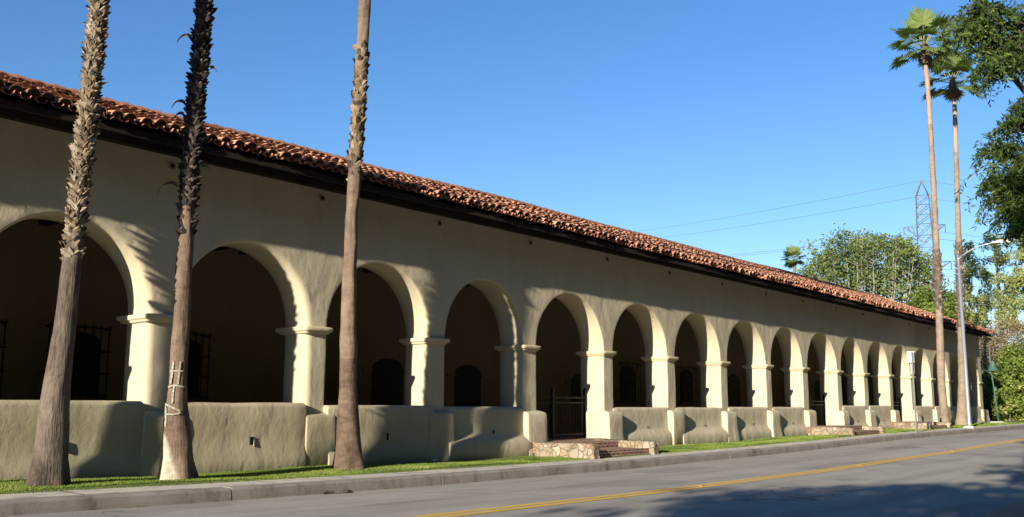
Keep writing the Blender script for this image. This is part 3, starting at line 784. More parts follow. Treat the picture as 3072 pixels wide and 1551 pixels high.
def boots(T, zr, z0, z1, mat, per=9, dz=.085, size=1.0, tmean=.6, parent=None, out=1.0, name='frond_stubs', slim=1.0):
    mb = MB(); z = z0 - .35; row = 0
    while z < z1:
        edge = min(1, max(.35, (z-z0+.3)/.5))*min(1, max(.4, (z1-z)/.5))
        for k in range(per):
            a = 2*math.pi*(k + .5*(row % 2))/per + U(-.22, .22); zz = z + U(-.03, .03)
            r_ = interp(zz, zr); X, Y_ = interp(zz, T['x']), interp(zz, T['y'])
            rad = Vector((math.cos(a), math.sin(a), 0)); tan = Vector((-math.sin(a), math.cos(a), 0)); up = Vector((0,0,1))
            for side in (-1, 1):
                if rnd() < .10 or rnd() > edge: continue
                lean = side*U(.3, 1.05); L = size*U(.09, .23); w_ = size*U(.035, .072)*slim
                flare = out*U(.03, .095)*(1.6 if rnd() < .08 else 1)
                d = (up*math.cos(lean) + tan*math.sin(lean)); wd = (tan*math.cos(lean) - up*math.sin(lean))
                p0 = Vector((X, Y_, zz)) + rad*(r_ - .015); tint = min(max(random.gauss(tmean, .2), 0), 1)
                rows = []; curl = U(-.3, .6)
                for j, (s, wf, fo) in enumerate(((0, 1.0, 0), (.4, 1.05, .35), (.75, .8, .75), (1.0, .35, 1.0 + curl*.3))):
                    c = p0 + d*L*s + rad*(flare*fo + .012)
                    c -= up*max(0, curl)*.03*s*s
                    rows.append([tuple(c - wd*w_*wf - rad*.02), tuple(c + rad*.012), tuple(c + wd*w_*wf - rad*.02)])
                mb.grid(rows, tint)
        z += dz; row += 1
    return mb.build(name, mat, parent, smooth=False)
def fan_frond(mb, base, az, el, petL, fanR, tint, droop=.5, nray=22):
    d = Vector((math.cos(az)*math.cos(el), math.sin(az)*math.cos(el), math.sin(el)))
    pts = [Vector(base)]; p = Vector(base); dd = d.copy()
    for k in range(5):
        p = p + dd*petL/5; dd = (dd + Vector((0,0,-.06*droop))).normalized(); pts.append(p.copy())
    mb.tube([tuple(q) for q in pts], [.028,.024,.02,.017,.015,.012], 4, min(1, tint+.25), caps=False)
    side = dd.cross(Vector((0,0,1))); side = side.normalized() if side.length > .01 else Vector((1,0,0)); nrm = side.cross(dd)
    c = pts[-1]
    for k in range(nray):
        a = R(-115 + 230*k/(nray-1)); L = fanR*U(.85, 1.08)*(1-.12*abs(a)/2)
        rd = dd*math.cos(a) + side*math.sin(a); rd = (rd + nrm*U(-.06,.06)).normalized(); wd = rd.cross(nrm).normalized()
        w_ = fanR*.075; ps = []
        q = c.copy(); dr = rd.copy()
        for j, (s, wf) in enumerate(((0, .25), (.3, 1), (.3, 1.0), (.25, .55), (.15, .08))):
            q = q + dr*L*s
            if j >= 2: dr = (dr + Vector((0,0,-1))*droop*U(.25,.6)*(j-1)*.55).normalized()
            ps.append([tuple(q - wd*w_*wf), tuple(q + wd*w_*wf)])
        mb.grid(ps, min(max(tint + U(-.12,.12), 0), 1))
def palm_crown(P, top, n, petL, fanR, seed, dead=4, mat='palm_leaf', wind=None):
    random.seed(seed)
    mb = MB()
    for k in range(n):
        az = k*2.399 + U(-.2, .2); f_ = k/n; el = R(78 - 108*f_ + U(-8, 8))
        if wind is not None: az = az*.55 + wind*.45 if rnd() < .4 else az
        fan_frond(mb, (top[0]+.08*math.cos(az), top[1]+.08*math.sin(az), top[2]-.35*f_), az, el, petL*U(.85,1.15), fanR*U(.85,1.1), .74 - .34*f_ + U(-.1,.1), .4+.7*f_)
    o = mb.build('crown', M[mat], P)
    return o
SX = {}
def near_palm(nm, base, T, zr, bmat, label, stub=None, stubmat='boot', tint=None, top=14.0, seed=1, stubkw={}):
    P = thing('fan_palm', base, label, 'palm tree', 'fan palms along the lawn')
    random.seed(seed)
    mb = palm_trunk(T, base[0], base[1], zr, bmat, tint or (lambda z, a: .5), nseg=28, dz=.06, rough=.022)
    tr = mb.build('trunk', bmat, P, smooth=True)
    if stub: boots(T, zr, stub[0], stub[1], M[stubmat], parent=P, **stubkw)
    palm_crown(P, (T['x'][-1][1], T['y'][-1][1], zr[-1][0]), 30, 1.3, .85, seed+50)
    return P
# first palm: grey fissured trunk, pale criss-cross frond stubs above
T1 = {'x': [(-1.1,6.80),(0,6.82),(1.5,6.90),(3,6.94),(5,6.96),(7,6.98),(22,7.1)], 'y': [(-1.1,13.70),(3,13.68),(4.5,13.57),(7,13.48),(22,13.4)]}
z1 = [(-1.15,.295),(-1.0,.265),(-.7,.228),(-.3,.208),(.1,.188),(.5,.168),(1.5,.136),(2.6,.112),(3,.104),(4,.106),(6,.102),(22,.10)]
near_palm('a', (6.8,13.7,-1.12), T1, z1, M['bark_a'], 'leftmost fan palm, grey fissured trunk with pale criss-cross frond stubs from the arch top up', (2.45, 10), 'boot',
          lambda z, a: interp(z, [(-1.1,.38),(-.2,.53),(1.6,.47),(2.6,.5)]) + .05*noise.noise(Vector((z*2.2, 0, 0))), 14, 3, dict(per=8, dz=.068, size=.74, tmean=.55, out=.5, slim=1.0))
# second palm: brown, stubs with shade painted into their colour, letters painted on it, pale bare patch at its foot
T2 = {'x': [(-1.1,8.91),(0,8.82),(1.7,8.83),(3.9,8.84),(5.9,8.93),(6.9,8.97),(22,9.2)], 'y': [(-1.1,13.83),(22,13.80)]}
z2 = [(-1.15,.315),(-1,.285),(-.8,.25),(-.4,.213),(-.15,.187),(.1,.167),(.35,.15),(.6,.142),(1.5,.13),(3,.12),(3.6,.115),(5,.108),(6.5,.102),(22,.1)]
def tint2(z, a): return .5
P2 = near_palm('b', (8.9,13.83,-1.12), T2, z2, M['bark_b2'], 'second palm from the left, brown trunk with white painted letters and stubs above with shade painted into their colour', (3.1, 10), 'boot_shaded', tint2, 14, 4,
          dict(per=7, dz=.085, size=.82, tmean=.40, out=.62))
def graffiti():
    mb = MB(); cdir = Vector((-8.8, -13.65, 0)).normalized(); right = Vector((.84, -.543, 0)).normalized()
    def pt(u, z, e=.012):
        r_ = interp(z, z2) + .012; u = max(-r_*.97, min(r_*.97, u)); f_ = math.sqrt(r_*r_-u*u)
        c = Vector((interp(z, T2['x']), interp(z, T2['y']), z)); return c + right*u + cdir*f_ + cdir*e
    def stroke(pts, w_=.014):
        P_ = []; 
        for (a, b) in zip(pts[:-1], pts[1:]):
            n = max(2, int(math.hypot(b[0]-a[0], b[1]-a[1])/.02))
            for k in range(n): P_.append((a[0]+(b[0]-a[0])*k/n, a[1]+(b[1]-a[1])*k/n))
        P_.append(pts[-1]); L_, R_ = [], []
        for i, p in enumerate(P_):
            q = P_[min(i+1, len(P_)-1)]; o = P_[max(i-1, 0)]; dx, dz_ = q[0]-o[0], q[1]-o[1]; l = math.hypot(dx, dz_) or 1
            ww = w_*(1 + .25*noise.noise(Vector((p[0]*30, p[1]*30, 1)))); nx, nz_ = -dz_/l*ww, dx/l*ww
            L_.append(tuple(pt(p[0]+nx, p[1]+nz_))); R_.append(tuple(pt(p[0]-nx, p[1]-nz_)))
        mb.grid([L_, [tuple(pt(*p, .016)) for p in P_], R_])
    stroke([(-.075,.70),(-.085,.56),(-.09,.45),(-.105,.35)]); stroke([(.03,.70),(.02,.56),(.015,.44),(.01,.34)])
    stroke([(-.12,.545),(.075,.55)]); stroke([(-.135,.30),(-.03,.325),(.11,.30)])
    stroke([(-.045,.31),(-.055,.18),(-.06,.05)])
    stroke([(-.155,.05),(-.155,-.10),(-.158,-.24),(-.168,-.31)], .013); stroke([(-.15,.03),(-.05,-.02),(.06,-.07),(.045,-.11),(-.04,-.125),(-.14,-.12)], .012)
    tr = [c for c in P2.children if c.name.startswith('trunk')][0]
    mb.build('painted_letters', M['paint'], tr, smooth=True)
graffiti()
# third palm: slimmer, ringed brown trunk, a few stubs high up
T3 = {'x': [(-1.2,12.80),(-.2,12.73),(1.4,12.67),(3.6,12.67),(6,12.80),(8.1,12.87),(22,13.2)], 'y': [(-1.2,14.18),(22,14.16)]}
z3 = [(-1.2,.315),(-1.1,.29),(-.95,.258),(-.7,.232),(-.15,.193),(.4,.173),(1.4,.152),(2.2,.135),(3.5,.12),(5,.12),(5.3,.125),(8,.122),(22,.12)]
near_palm('c', (12.8,14.18,-1.2), T3, z3, M['bark_b'], 'third palm from the left, slimmer ringed brown trunk with few ragged stubs near the roof', (4.75, 7.2), 'boot', lambda z, a: (.42 if z < .9 + .02*math.sin(a*3) else (.58 if z < 3.2 else .52)) + .06*noise.noise(Vector((z*3, 0, 0))), 14, 5,
          dict(per=5, dz=.13, size=.8, tmean=.42, out=.28, slim=1.5))
# dead hanging husks on the second palm
def husks(P, spots, mat):
    for (z, side, L) in spots:
        mb = MB(); X, Y_ = interp(z, T2['x']), interp(z, T2['y']); right = Vector((.84, -.543, 0))
        p = Vector((X, Y_, z)) + right*side*.17; rows = []; d = (right*side + Vector((0,0,.5))).normalized()
        for k in range(6):
            s = k/5; w_ = .035*(1-s*.8)
            rows.append([tuple(p + Vector((0,0,w_)) ), tuple(p + Vector((.02,.02,0))), tuple(p - Vector((0,0,w_)))])
            p = p + d*L/5; d = (d + Vector((0,0,-.55))).normalized()
        mb.grid(rows, .7); mb.build('hanging_husk', mat, P)
husks(P2, [(6.1,-1,.3),(4.95,-1,.28),(4.75,-1,.2),(3.55,-1,.42),(5.6,1,.16),(3.9,1,.2),(4.35,1,.14)], M['boot_dark'])
# a palm just out of the picture on the left, whose shadow falls on the first pier
T0 = {'x': [(-1.1,4.6),(22,4.5)], 'y': [(-1.1,14.35),(22,14.3)]}
near_palm('z', (4.6,14.35,-1.1), T0, [(a_, r_*.7) for a_, r_ in z3], M['bark_a'], 'fan palm standing left of the others, beyond the edge of the photo', (3.4, 8), 'boot', None, 14, 6, dict(per=7, dz=.12))

# two tall palms by the far end
def far_palm(x0, y0, xt, zt, zr, label, seed, rough_zone, petL=1.1, fanR=.88):
    P = thing('tall_fan_palm', (x0, y0, zr[0][0]), label, 'palm tree', 'tall palms at the far end')
    random.seed(seed)
    T = {'x': xt, 'y': [(-2, y0), (30, y0)]}
    mb = palm_trunk(T, x0, y0, zr, None, lambda z, a: (.30 if rough_zone[0] < z < rough_zone[1] else (.78 if z > zt-4.5 else .55)), nseg=14, dz=.16, rough=.02, ringamp=.014)
    mb.build('trunk', M['bark_c'], P, smooth=True)
    boots(T, zr, rough_zone[0], rough_zone[1], M['boot_dark'], per=6, dz=.16, size=1.05, tmean=.62, parent=P, out=.8, name='rough_bark_band')
    mb = MB(); xtop = interp(zt, xt)
    mb.loft([(zt-1.15, xtop-.20, xtop+.20, y0-.20, y0+.20, .2), (zt-.95, xtop-.36, xtop+.36, y0-.36, y0+.36, .3), (zt-.7, xtop-.30, xtop+.30, y0-.3, y0+.3, .25), (zt-.3, xtop-.20, xtop+.20, y0-.2, y0+.2, .2), (zt+.2, xtop-.1, xtop+.1, y0-.1, y0+.1, .09)], tint=.3, nz=.1, nf=4)
    mb.build('crown_shaft', M['boot'], P)
    random.seed(seed+9)
    palm_crown(P, (xtop, y0, zt), 24, petL, fanR, seed+9)
    return P
far_palm(52.0, 14.0, [(-1.0,52.1),(1.2,51.9),(5.5,52.4),(11.6,52.8),(16.2,52.9),(19,52.7)], 19.3, [(-1.05,.30),(-.6,.22),(0,.195),(5,.18),(5.2,.19),(8,.18),(8.2,.15),(17.5,.12),(19.3,.10)],
         'taller left one of two tall fan palms at the far end of the building', 21, (5.1, 8.1))
far_palm(56.6, 14.2, [(-1.0,56.1),(1.3,56.6),(5.9,57.4),(11.8,58.2),(16.8,58.9),(18.3,59.0)], 19.0, [(-1.05,.48),(-.7,.37),(-.2,.28),(1,.21),(5,.18),(5.6,.19),(9,.18),(9.4,.145),(17,.125),(19,.11)],
         'slightly shorter right one of the two tall fan palms, partly behind the street lamp', 22, (4.4, 9.2), 1.05, .85)
# small palm far off above the roof
P = thing('distant_fan_palm', (137.4, 57.0, -.9), 'small distant fan palm showing just above the tiled roof', 'palm tree')
mb = MB(); mb.tube([(137.4,57.0,-.9),(137.35,56.8,10),(137.3,56.6,20.9)], [.34,.26,.22], 9); mb.build('trunk', M['bark_c'], P, smooth=True)
palm_crown(P, (137.3, 56.6, 21.9), 22, .9, 1.15, 77, wind=-.9)

# ------------------------------------------------------------------ leafy trees
def leafquad(mb, p, L, W, tint, hang=.3, up=None):
    a = U(0, 6.283); e = random.gauss(-hang, .55)
    d = Vector((math.cos(a)*math.cos(e), math.sin(a)*math.cos(e), math.sin(e)))
    s = d.cross(Vector((U(-1,1), U(-1,1), U(-1,1))))
    if s.length < .05: s = Vector((1,0,0))
    s.normalize(); b = len(mb.v); m_ = p + d*L*.45
    mb.v += [tuple(p), tuple(m_ + s*W), tuple(p + d*L), tuple(m_ - s*W)]
    mb.f.append((b, b+1, b+2, b+3)); mb.t.append(tint); mb.m.append(0)
def branch(mb, a, b, r0_, r1_, sag=0, n=5, w=.06):
    a, b = Vector(a), Vector(b); L = (b-a).length; pts = []
    for k in range(n+1):
        t = k/n; p = a.lerp(b, t) + Vector((0,0,-sag*4*t*(1-t)))
        if 0 < k < n: p += noise.noise_vector(p*1.7)*L*w
        pts.append(tuple(p))
    mb.tube(pts, [r0_ + (r1_-r0_)*k/n for k in range(n+1)], 6, caps=False)
    return pts

# street tree on the near side, its boughs hanging into the upper right of the picture
def sprays(lf, tw, spots, n_per, leafL, leafW, tmu=.5, strand=(.35,.9)):
    """spots: (centre, radius xyz, density); hanging leafy twigs spread through each clump"""
    for c, rad, n in spots:
        c = Vector(c); rad = Vector(rad) if not isinstance(rad, (int, float)) else Vector((rad,)*3)
        for _ in range(n):
            while True:
                o = Vector((U(-1,1), U(-1,1), U(-1,1)))
                if o.length < 1: break
            if noise.noise(Vector((c.x+o.x*rad.x, c.y+o.y*rad.y, c.z+o.z*rad.z))*1.9) < -.17: continue
            p = c + Vector((o.x*rad.x, o.y*rad.y, o.z*rad.z)); az = U(0, 6.28); d = Vector((math.cos(az), math.sin(az), U(-.3,.5))).normalized()
            L = U(*strand); st = n_per; pp = p.copy(); ps = [tuple(pp)]; tb = tmu + .35*noise.noise(p*.9) + U(-.1,.1)
            for k in range(st):
                pp = pp + d*L/st; d = (d + Vector((0,0,-.20))).normalized(); ps.append(tuple(pp))
                for q in range(2): leafquad(lf, pp + Vector((U(-.02,.02),)*3), leafL*U(.7,1.25), leafW*U(.8,1.2), tb + U(-.3,.3), .5)
            if tw is not None: tw.tube([ps[0], ps[len(ps)//2], ps[-1]], [.006,.004,.002], 3, caps=False)
def street_tree(name_lab, base, fork, clumps, seed, n_per=9, leafL=.10, leafW=.014, dens=1.95, strand=(.22,.6)):
    random.seed(seed)
    P = thing('street_tree', base, name_lab, 'tree', 'trees on the near side of the street')
    tr = MB(); b = Vector(base); f_ = Vector(fork)
    tr.tube([tuple(b), tuple(b + Vector((0,0,.25))), tuple(b.lerp(f_, .5) + Vector((.08,.05,0))), tuple(f_)], [.34,.26,.22,.19], 12)
    lf = MB(); tw = MB(); spots = []
    for (c, r_, n) in clumps:
        branch(tr, f_ - Vector((0,0,.2)), c, .11, .03, sag=-.35, n=7, w=.05)
        spots.append((c, r_, int(n*dens)))
        for k in range(5):
            q = Vector(c) + Vector((U(-.8,.8), U(-.8,.8), U(-.7,.7)))*(r_ if isinstance(r_, (int,float)) else r_[0]); branch(tr, c, q, .028, .008, n=3)
    sprays(lf, tw, spots, n_per, leafL, leafW, .5, strand)
    tr.build('trunk', M['bark_dark'], P, smooth=True); lf.build('crown', M['leaf_near'], P); tw.build('twigs', M['bark_dark'], P)
    return P
near_clumps = [ # (centre, radius, hanging twigs)
    ((15.18,3.08,5.78),(.44,.38,.22),115), ((15.0,3.22,5.55),(.22,.2,.14),40), ((15.25,2.95,5.22),(.26,.22,.22),62), ((15.22,2.98,4.98),(.20,.18,.14),32), ((15.4,2.6,5.55),(.45,.4,.35),130), ((15.5,2.5,5.1),(.26,.22,.30),62),
    ((15.45,2.5,4.35),(.38,.28,.30),130), ((15.42,2.85,4.02),(.27,.22,.26),85), ((15.35,3.15,3.80),(.20,.17,.18),36), ((15.2,3.25,3.3),(.16,.14,.22),22), ((15.35,3.05,3.1),(.24,.2,.3),60), ((15.45,2.85,2.65),(.26,.22,.2),50), ((15.5,2.55,3.45),(.46,.36,.42),230), ((15.55,2.7,2.95),(.38,.30,.28),120), ((15.7,2.2,3.0),(.45,.36,.5),190), ((15.75,2.3,3.8),(.4,.3,.5),170),
    ((15.8,1.9,4.0),(.6,.42,.7),260), ((15.95,1.75,5.4),(.9,.6,.7),180), ((16.6,1.2,5.6),(1.5,1.2,1.0),160), ((18.2,1.4,5.8),(1.6,1.4,1.0),140), ((17.5,.2,5.2),(1.6,1.2,1.2),110), ((18.2,1.9,6.9),(1.6,1.2,.8),110)]
street_tree('leafy street tree whose dark boughs hang into the upper right corner', (17.6,.9,-1.3), (17.4,1.0,2.2), near_clumps, 31)
def round_clumps(c, R_, h, n, dn):
    out = []
    for k in range(n):
        a = k*2.399; rr_ = R_*math.sqrt((k+.5)/n); out.append(((c[0]+rr_*math.cos(a), c[1]+rr_*math.sin(a), c[2] + h*U(-.5,.5)), (R_*.36, R_*.36, h*.38), dn))
    return out
for (bx, by, ft, cz, R_, hh, sd, lab) in ((-9.5, -.9, 2.5, 5.0, 3.5, 2.4, 41, 'street tree out of frame left of the camera casting the road shadow'), (1.2, -2.8, 2.6, 6.6, 3.3, 2.4, 42, 'street tree behind the camera shading the near roadside'), (31.5, -1.4, 2.6, 6.0, 3.6, 2.8, 43, 'street tree on the near side beyond the right edge of the photo')):
    random.seed(sd)
    street_tree(lab, (bx, by, -1.25), (bx, by, ft), round_clumps((bx, by, cz), R_, hh, 22, 85), sd, n_per=5, leafL=.26, leafW=.07, dens=1.2, strand=(.4,1.0))

def cloud_leaves(lf, c, rad, n, L, W, tmu=.5, shell=.0, thr=-.12, nf=.55, hang=.1):
    c = Vector(c); k = 0; it = 0
    while k < n and it < n*8:
        it += 1
        o = Vector((U(-1,1), U(-1,1), U(-1,1))); l = o.length
        if l > 1 or l < shell: continue
        p = c + Vector((o.x*rad[0], o.y*rad[1], o.z*rad[2]))
        v = noise.noise(p*nf) + .5*noise.noise(p*nf*2.3)
        if v < thr + .35*(l-.6): continue
        leafquad(lf, p, L*U(.6,1.3), W*U(.7,1.3), tmu + .5*v + U(-.15,.15), hang); k += 1
# pale vase shaped tree behind the roof
def globe_tree():
    random.seed(51)
    B = Vector((87, 29.5, -.9)); P = thing('vase_shaped_tree', B, 'large rounded pale green tree with many upright grey stems behind the roof', 'tree')
    tr = MB(); lf = MB(); C = Vector((85.5, 28.6, 8.3)); tips = []
    tr.tube([tuple(B), tuple(B+Vector((0,0,2.0)))], [.55,.42], 10)
    F_ = B + Vector((0,0,1.8))
    side = Vector((.31,-.95,0)); dep = Vector((.95,.31,0))
    for k in range(62):
        a = -1 + 2*(k+.5)/62 + U(-.03,.03); bq = U(-.8,.8)
        hgt = 6.9*math.sqrt(max(.05, 1-a*a*.86))*U(.80,1.0)
        tip = C + side*a*5.6 + dep*bq*4.5*math.sqrt(max(0,1-a*a)) + Vector((0,0,hgt))
        mid = F_.lerp(tip, .45) + side*a*1.5 + Vector((0,0,-.3)) 
        r_ = U(.07,.13)
        pts = [F_, F_.lerp(mid,.5)+side*a*.6, mid, mid.lerp(tip,.5)+side*a*.25, tip]
        tr.tube([tuple(p + (noise.noise_vector(p*.7)*.3 if 0 < i < 4 else Vector((0,0,0)))) for i, p in enumerate(pts)], [r_*1.5, r_*1.3, r_, r_*.6, .02], 5, caps=False)
        for j in range(9):
            t = U(.35, 1); q = (mid.lerp(tip, t)); e = q + Vector((U(-1,1), U(-1,1), U(.1,1.3)))*.9
            tr.tube([tuple(q), tuple(e)], [.03,.012], 3, caps=False); tips.append(e)
        tips.append(tip)
    for t in tips:
        v = noise.noise(t*.35)
        for _ in range(25):
            o = Vector((random.gauss(0,.36), random.gauss(0,.36), random.gauss(0,.26)))
            leafquad(lf, t+o, .30*U(.6,1.3), .085, .5 + .5*v + U(-.25,.25), 0)
    tr.build('trunk', M['bark_pale'], P, smooth=True); lf.build('crown', M['leaf_globe'], P)
globe_tree()
def bush(nm, lab, cat, c, rad, n, L, W, mat, seed, tmu=.5, base=None, group=None, thr=-.12, stems=6, nf=.55):
    random.seed(seed)
    b = base or (c[0], c[1], g(c[0])-.1)
    P = thing(nm, b, lab, cat, group); lf = MB(); tr = MB()
    for k in range(stems):
        e = Vector(c) + Vector((U(-.7,.7)*rad[0], U(-.7,.7)*rad[1], U(.0,.75)*rad[2])); branch(tr, b, e, .02*rad[2]+.03, .02, n=5, w=.08)
    cloud_leaves(lf, c, rad, n, L, W, tmu-.06, thr=thr, nf=nf)
    tr.build('stem', M['bark_grey'], P, smooth=True); lf.build('foliage', mat, P); return P
# darker rounded trees low behind the roof, right of the vase tree
bush('evergreen_tree', 'deep green rounded tree low behind the roof, right of the vase shaped tree', 'tree', (80,21.8,7.3), (2.4,2.5,2.2), 5200, .30, .09, M['leaf_hedge'], 61, .42)
bush('evergreen_tree', 'bright green low tree just above the roof left of the taller tall palm', 'tree', (76,20.2,6.3), (2.2,1.9,1.5), 3600, .26, .08, M['leaf_hedge'], 62, .62)
bush('evergreen_tree', 'yellow green low treetop above the roof between the two tall palms', 'tree', (88,21.6,6.0), (2.6,1.7,1.9), 2800, .28, .08, M['leaf_hedge'], 63, .78)
# open crowned trees at the right
def open_tree(lab, base, top, clumps, seed, tmu):
    random.seed(seed); P = thing('open_crowned_tree', base, lab, 'tree', 'airy trees beyond the end of the building'); tr = MB(); lf = MB()
    tr.tube([base, tuple(Vector(base).lerp(Vector(top), .5) + Vector((.3,.2,0))), top], [.26,.18,.05], 8)
    for (c, rad, n) in clumps:
        t = min(.95, max(.15, (c[2]-base[2])/(top[2]-base[2]) - .18)); st = Vector(base).lerp(Vector(top), t)
        branch(tr, st, c, .09, .02, n=5, w=.06)
        for k in range(3): branch(tr, c, Vector(c) + Vector((U(-1,1), U(-1,1), U(-.3,.9)))*rad[0]*.8, .03, .01, n=3)
        cloud_leaves(lf, c, rad, int(n*.8), .24, .05, tmu, thr=.04, nf=.8, hang=.3)
    tr.build('trunk', M['bark_grey'], P, smooth=True); lf.build('crown', M['leaf_euc'], P)
open_tree('open blue green tree seen left of the street lamp arm above the building end', (83,19.9,-.9), (82.6,19.6,12.8), [((82,19.9,12.6),(1.1,.9,1.0),650),((81.8,19.2,11),(1.4,1.2,1.1),1100),((82,19.6,9.4),(1.3,1.3,1.0),1100),((82,18.9,8.0),(1.5,1.2,1.0),1300),((82,19.4,6.7),(1.5,1.4,1.0),1300),((83,18.6,10),(1.1,1.0,1.2),900)], 71, .58)
open_tree('tall airy bright green tree behind the lamp head at the right', (84,17.7,-.9), (83.5,17.8,13.6), [((83,17.8,12.7),(1.2,1.0,.9),800),((83.3,17.6,11.2),(1.3,1.3,1.1),1300),((83,17.0,9.6),(1.6,1.3,1.1),1700),((83,17.8,8.2),(1.5,1.4,1.1),1700),((83,17.1,6.8),(1.6,1.5,1.0),1700)], 72, .58)
open_tree('tall airy yellow green tree at the right edge of the photo', (84,15.8,-.9), (83.7,16.0,13.8), [((83.6,16.2,13.0),(1.4,1.2,1.0),1100),((83.6,15.6,11.5),(1.6,1.4,1.2),1700),((83.6,16.0,9.8),(1.6,1.5,1.2),1900),((83.6,15.4,8.2),(1.7,1.5,1.2),1900),((83.8,15.9,6.7),(1.7,1.6,1.0),1700)], 73, .66)
open_tree('tall airy tree standing just outside the right edge', (84,13.4,-.9), (83.7,13.6,13.8), [((83.6,13.6,12.4),(1.5,1.4,1.2),1300),((83.6,13.4,10),(1.7,1.6,1.4),1700),((83.6,13.6,7.6),(1.8,1.6,1.3),1700)], 74, .6)
# overgrown bank of shrubs beyond the building
sp = [((74,18.6,.6),(2.4,1.9,2.0),'dark shrub in the shade against the building end',.30,'leaf_hedge'), ((77.5,19.8,2.8),(2.6,1.6,2.6),'tall dusty shrub behind the roof corner',.45,'leaf_dry'),
      ((77,17.4,3.9),(2.2,1.5,2.3),'twiggy dry brown shrub high on the bank beside the roof corner',.55,'leaf_dry'), ((76,17.2,.7),(2.0,1.3,1.9),'deep green shrub directly behind the bell post',.50,'leaf_hedge'),
      ((75.5,15.9,.5),(1.9,1.4,1.6),'bright green shrub right of the bell post',.74,'leaf_hedge'), ((77,15.6,2.9),(2.0,1.5,1.7),'green shrub above the bell at the right',.60,'leaf_hedge'),
      ((78,16.0,4.9),(2.0,1.7,1.6),'pale twiggy shrub top at the right under the airy trees',.6,'leaf_dry'), ((76.3,14.4,.8),(1.9,1.3,1.9),'yellow flecked shrub at the right edge beside the street',.80,'leaf_hedge'),
      ((77.4,14.0,3.2),(2.0,1.4,1.8),'mid green shrub high at the right edge',.55,'leaf_hedge'), ((79,19.0,5.2),(2.2,1.6,1.4),'dry brushy treetop just above the roof corner',.5,'leaf_dry'), ((77,12.9,1.2),(1.9,1.2,2.2),'green shrub just outside the right edge',.6,'leaf_hedge')]
for k, (c, rad, lab, tm, mt) in enumerate(sp):
    bush('bank_shrub', lab, 'shrub', c, rad, 5600 if mt == 'leaf_hedge' else 3400, .20 if mt == 'leaf_hedge' else .24, .065 if mt == 'leaf_hedge' else .03, M[mt], 80+k, tm, group='shrubs on the bank beyond the building', thr=-.25, stems=9, nf=.9)
# a far line of woods closing the view
random.seed(99); mb = MB()
for k in range(26):
    x = 95 + U(0, 25); y = 5 + k*1.25
    cloud_leaves(mb, (x, y, 2.4), (3.2,2.4,3.8), 1000, .5, .16, .4, thr=-.3, nf=.3)
mb.build('far_woods', M['leaf_hedge'], label='dark mass of far trees closing the view', cat='woods', kind='stuff')

# unseen tall trees added behind the photographer to block skylight on the facade
random.seed(123); mb = MB()
for k in range(34):
    x = -95 + k*7 + U(-1.5, 1.5); y = -11 + U(-1.5, 1.5) - max(0, -12-x)*.32; hgt = U(24, 29)
    mb.tube([(x, y, -1.4), (x+.2, y, hgt*.6)], [.4, .2], 7)
    cloud_leaves(mb, (x, y, hgt*.5-.5), (5.4, 4.2, hgt*.52), 2400, 1.1, .42, .35, thr=-.6, nf=.2)
    cloud_leaves(mb, (x, y-1, 2.0), (5, 3, 3.6), 500, 1.0, .40, .35, thr=-.6, nf=.2)
mb.build('sky_block_woods', M['leaf_woods'], label='unseen belt of tall dark trees added to block skylight on the facade', cat='woods', kind='stuff')

# ------------------------------------------------------------------ street furniture
# street lamp
L0 = Vector((51.5, 12.72, g(51.5))); LP = thing('street_lamp', L0, 'tall silver street lamp with a curved arm reaching over the road', 'street lamp')
mb = MB(); mb.loft([(L0.z-.1, L0.x-.24, L0.x+.24, L0.y-.24, L0.y+.24, .03), (L0.z+.05, L0.x-.24, L0.x+.24, L0.y-.24, L0.y+.24, .03), (L0.z+.10, L0.x-.19, L0.x+.19, L0.y-.19, L0.y+.19, .05)]); mb.build('foot', M['concretewhite'], LP)
mb = MB(); mb.tube([(L0.x, L0.y, L0.z+.1), (L0.x, L0.y, L0.z+.28), (L0.x, L0.y, L0.z+.30), (51.5, 12.72, 7.55)], [.13,.12,.105,.062], 14); mb.build('pole', M['galv'], LP, smooth=True)
mb = MB(); arm = [(51.5, 12.70, 7.35), (51.49, 12.35, 7.62), (51.48, 11.95, 7.80), (51.46, 11.5, 7.93), (51.45, 11.05, 8.0)]
mb.tube(arm, .032, 8); mb.box(51.43, 51.57, 12.62, 12.80, 7.30, 7.40); mb.build('arm', M['galv'], LP, smooth=True)
mb = MB(); rows = []
for (y, wx, h0, h1) in ((11.15,.04,.03,.04), (11.0,.09,.05,.06), (10.75,.15,.07,.08), (10.4,.17,.08,.09), (10.1,.13,.05,.07), (9.98,.03,.01,.02)):
    z = 8.0 + (11.1-y)*.03; rows.append([(51.45 + wx*math.cos(a), y, z + (h1 if math.sin(a) > 0 else h0)*math.sin(a)) for a in np.linspace(0, 2*math.pi, 13)[:-1]])
mb.grid(rows, close=True); n = 12; b = 0
mb.f += [tuple(range(n)), tuple(5*n+k for k in range(n-1,-1,-1))]; mb.t += [.5,.5]; mb.m += [0,0]
hd = mb.build('lamp_head', M['white'], LP, smooth=True)
mb = MB(); mb.loft([(7.93, 51.36, 51.54, 10.2, 10.75, .08), (7.97, 51.33, 51.57, 10.15, 10.8, .08)]); mb.build('lamp_lens', M['lens'], hd)
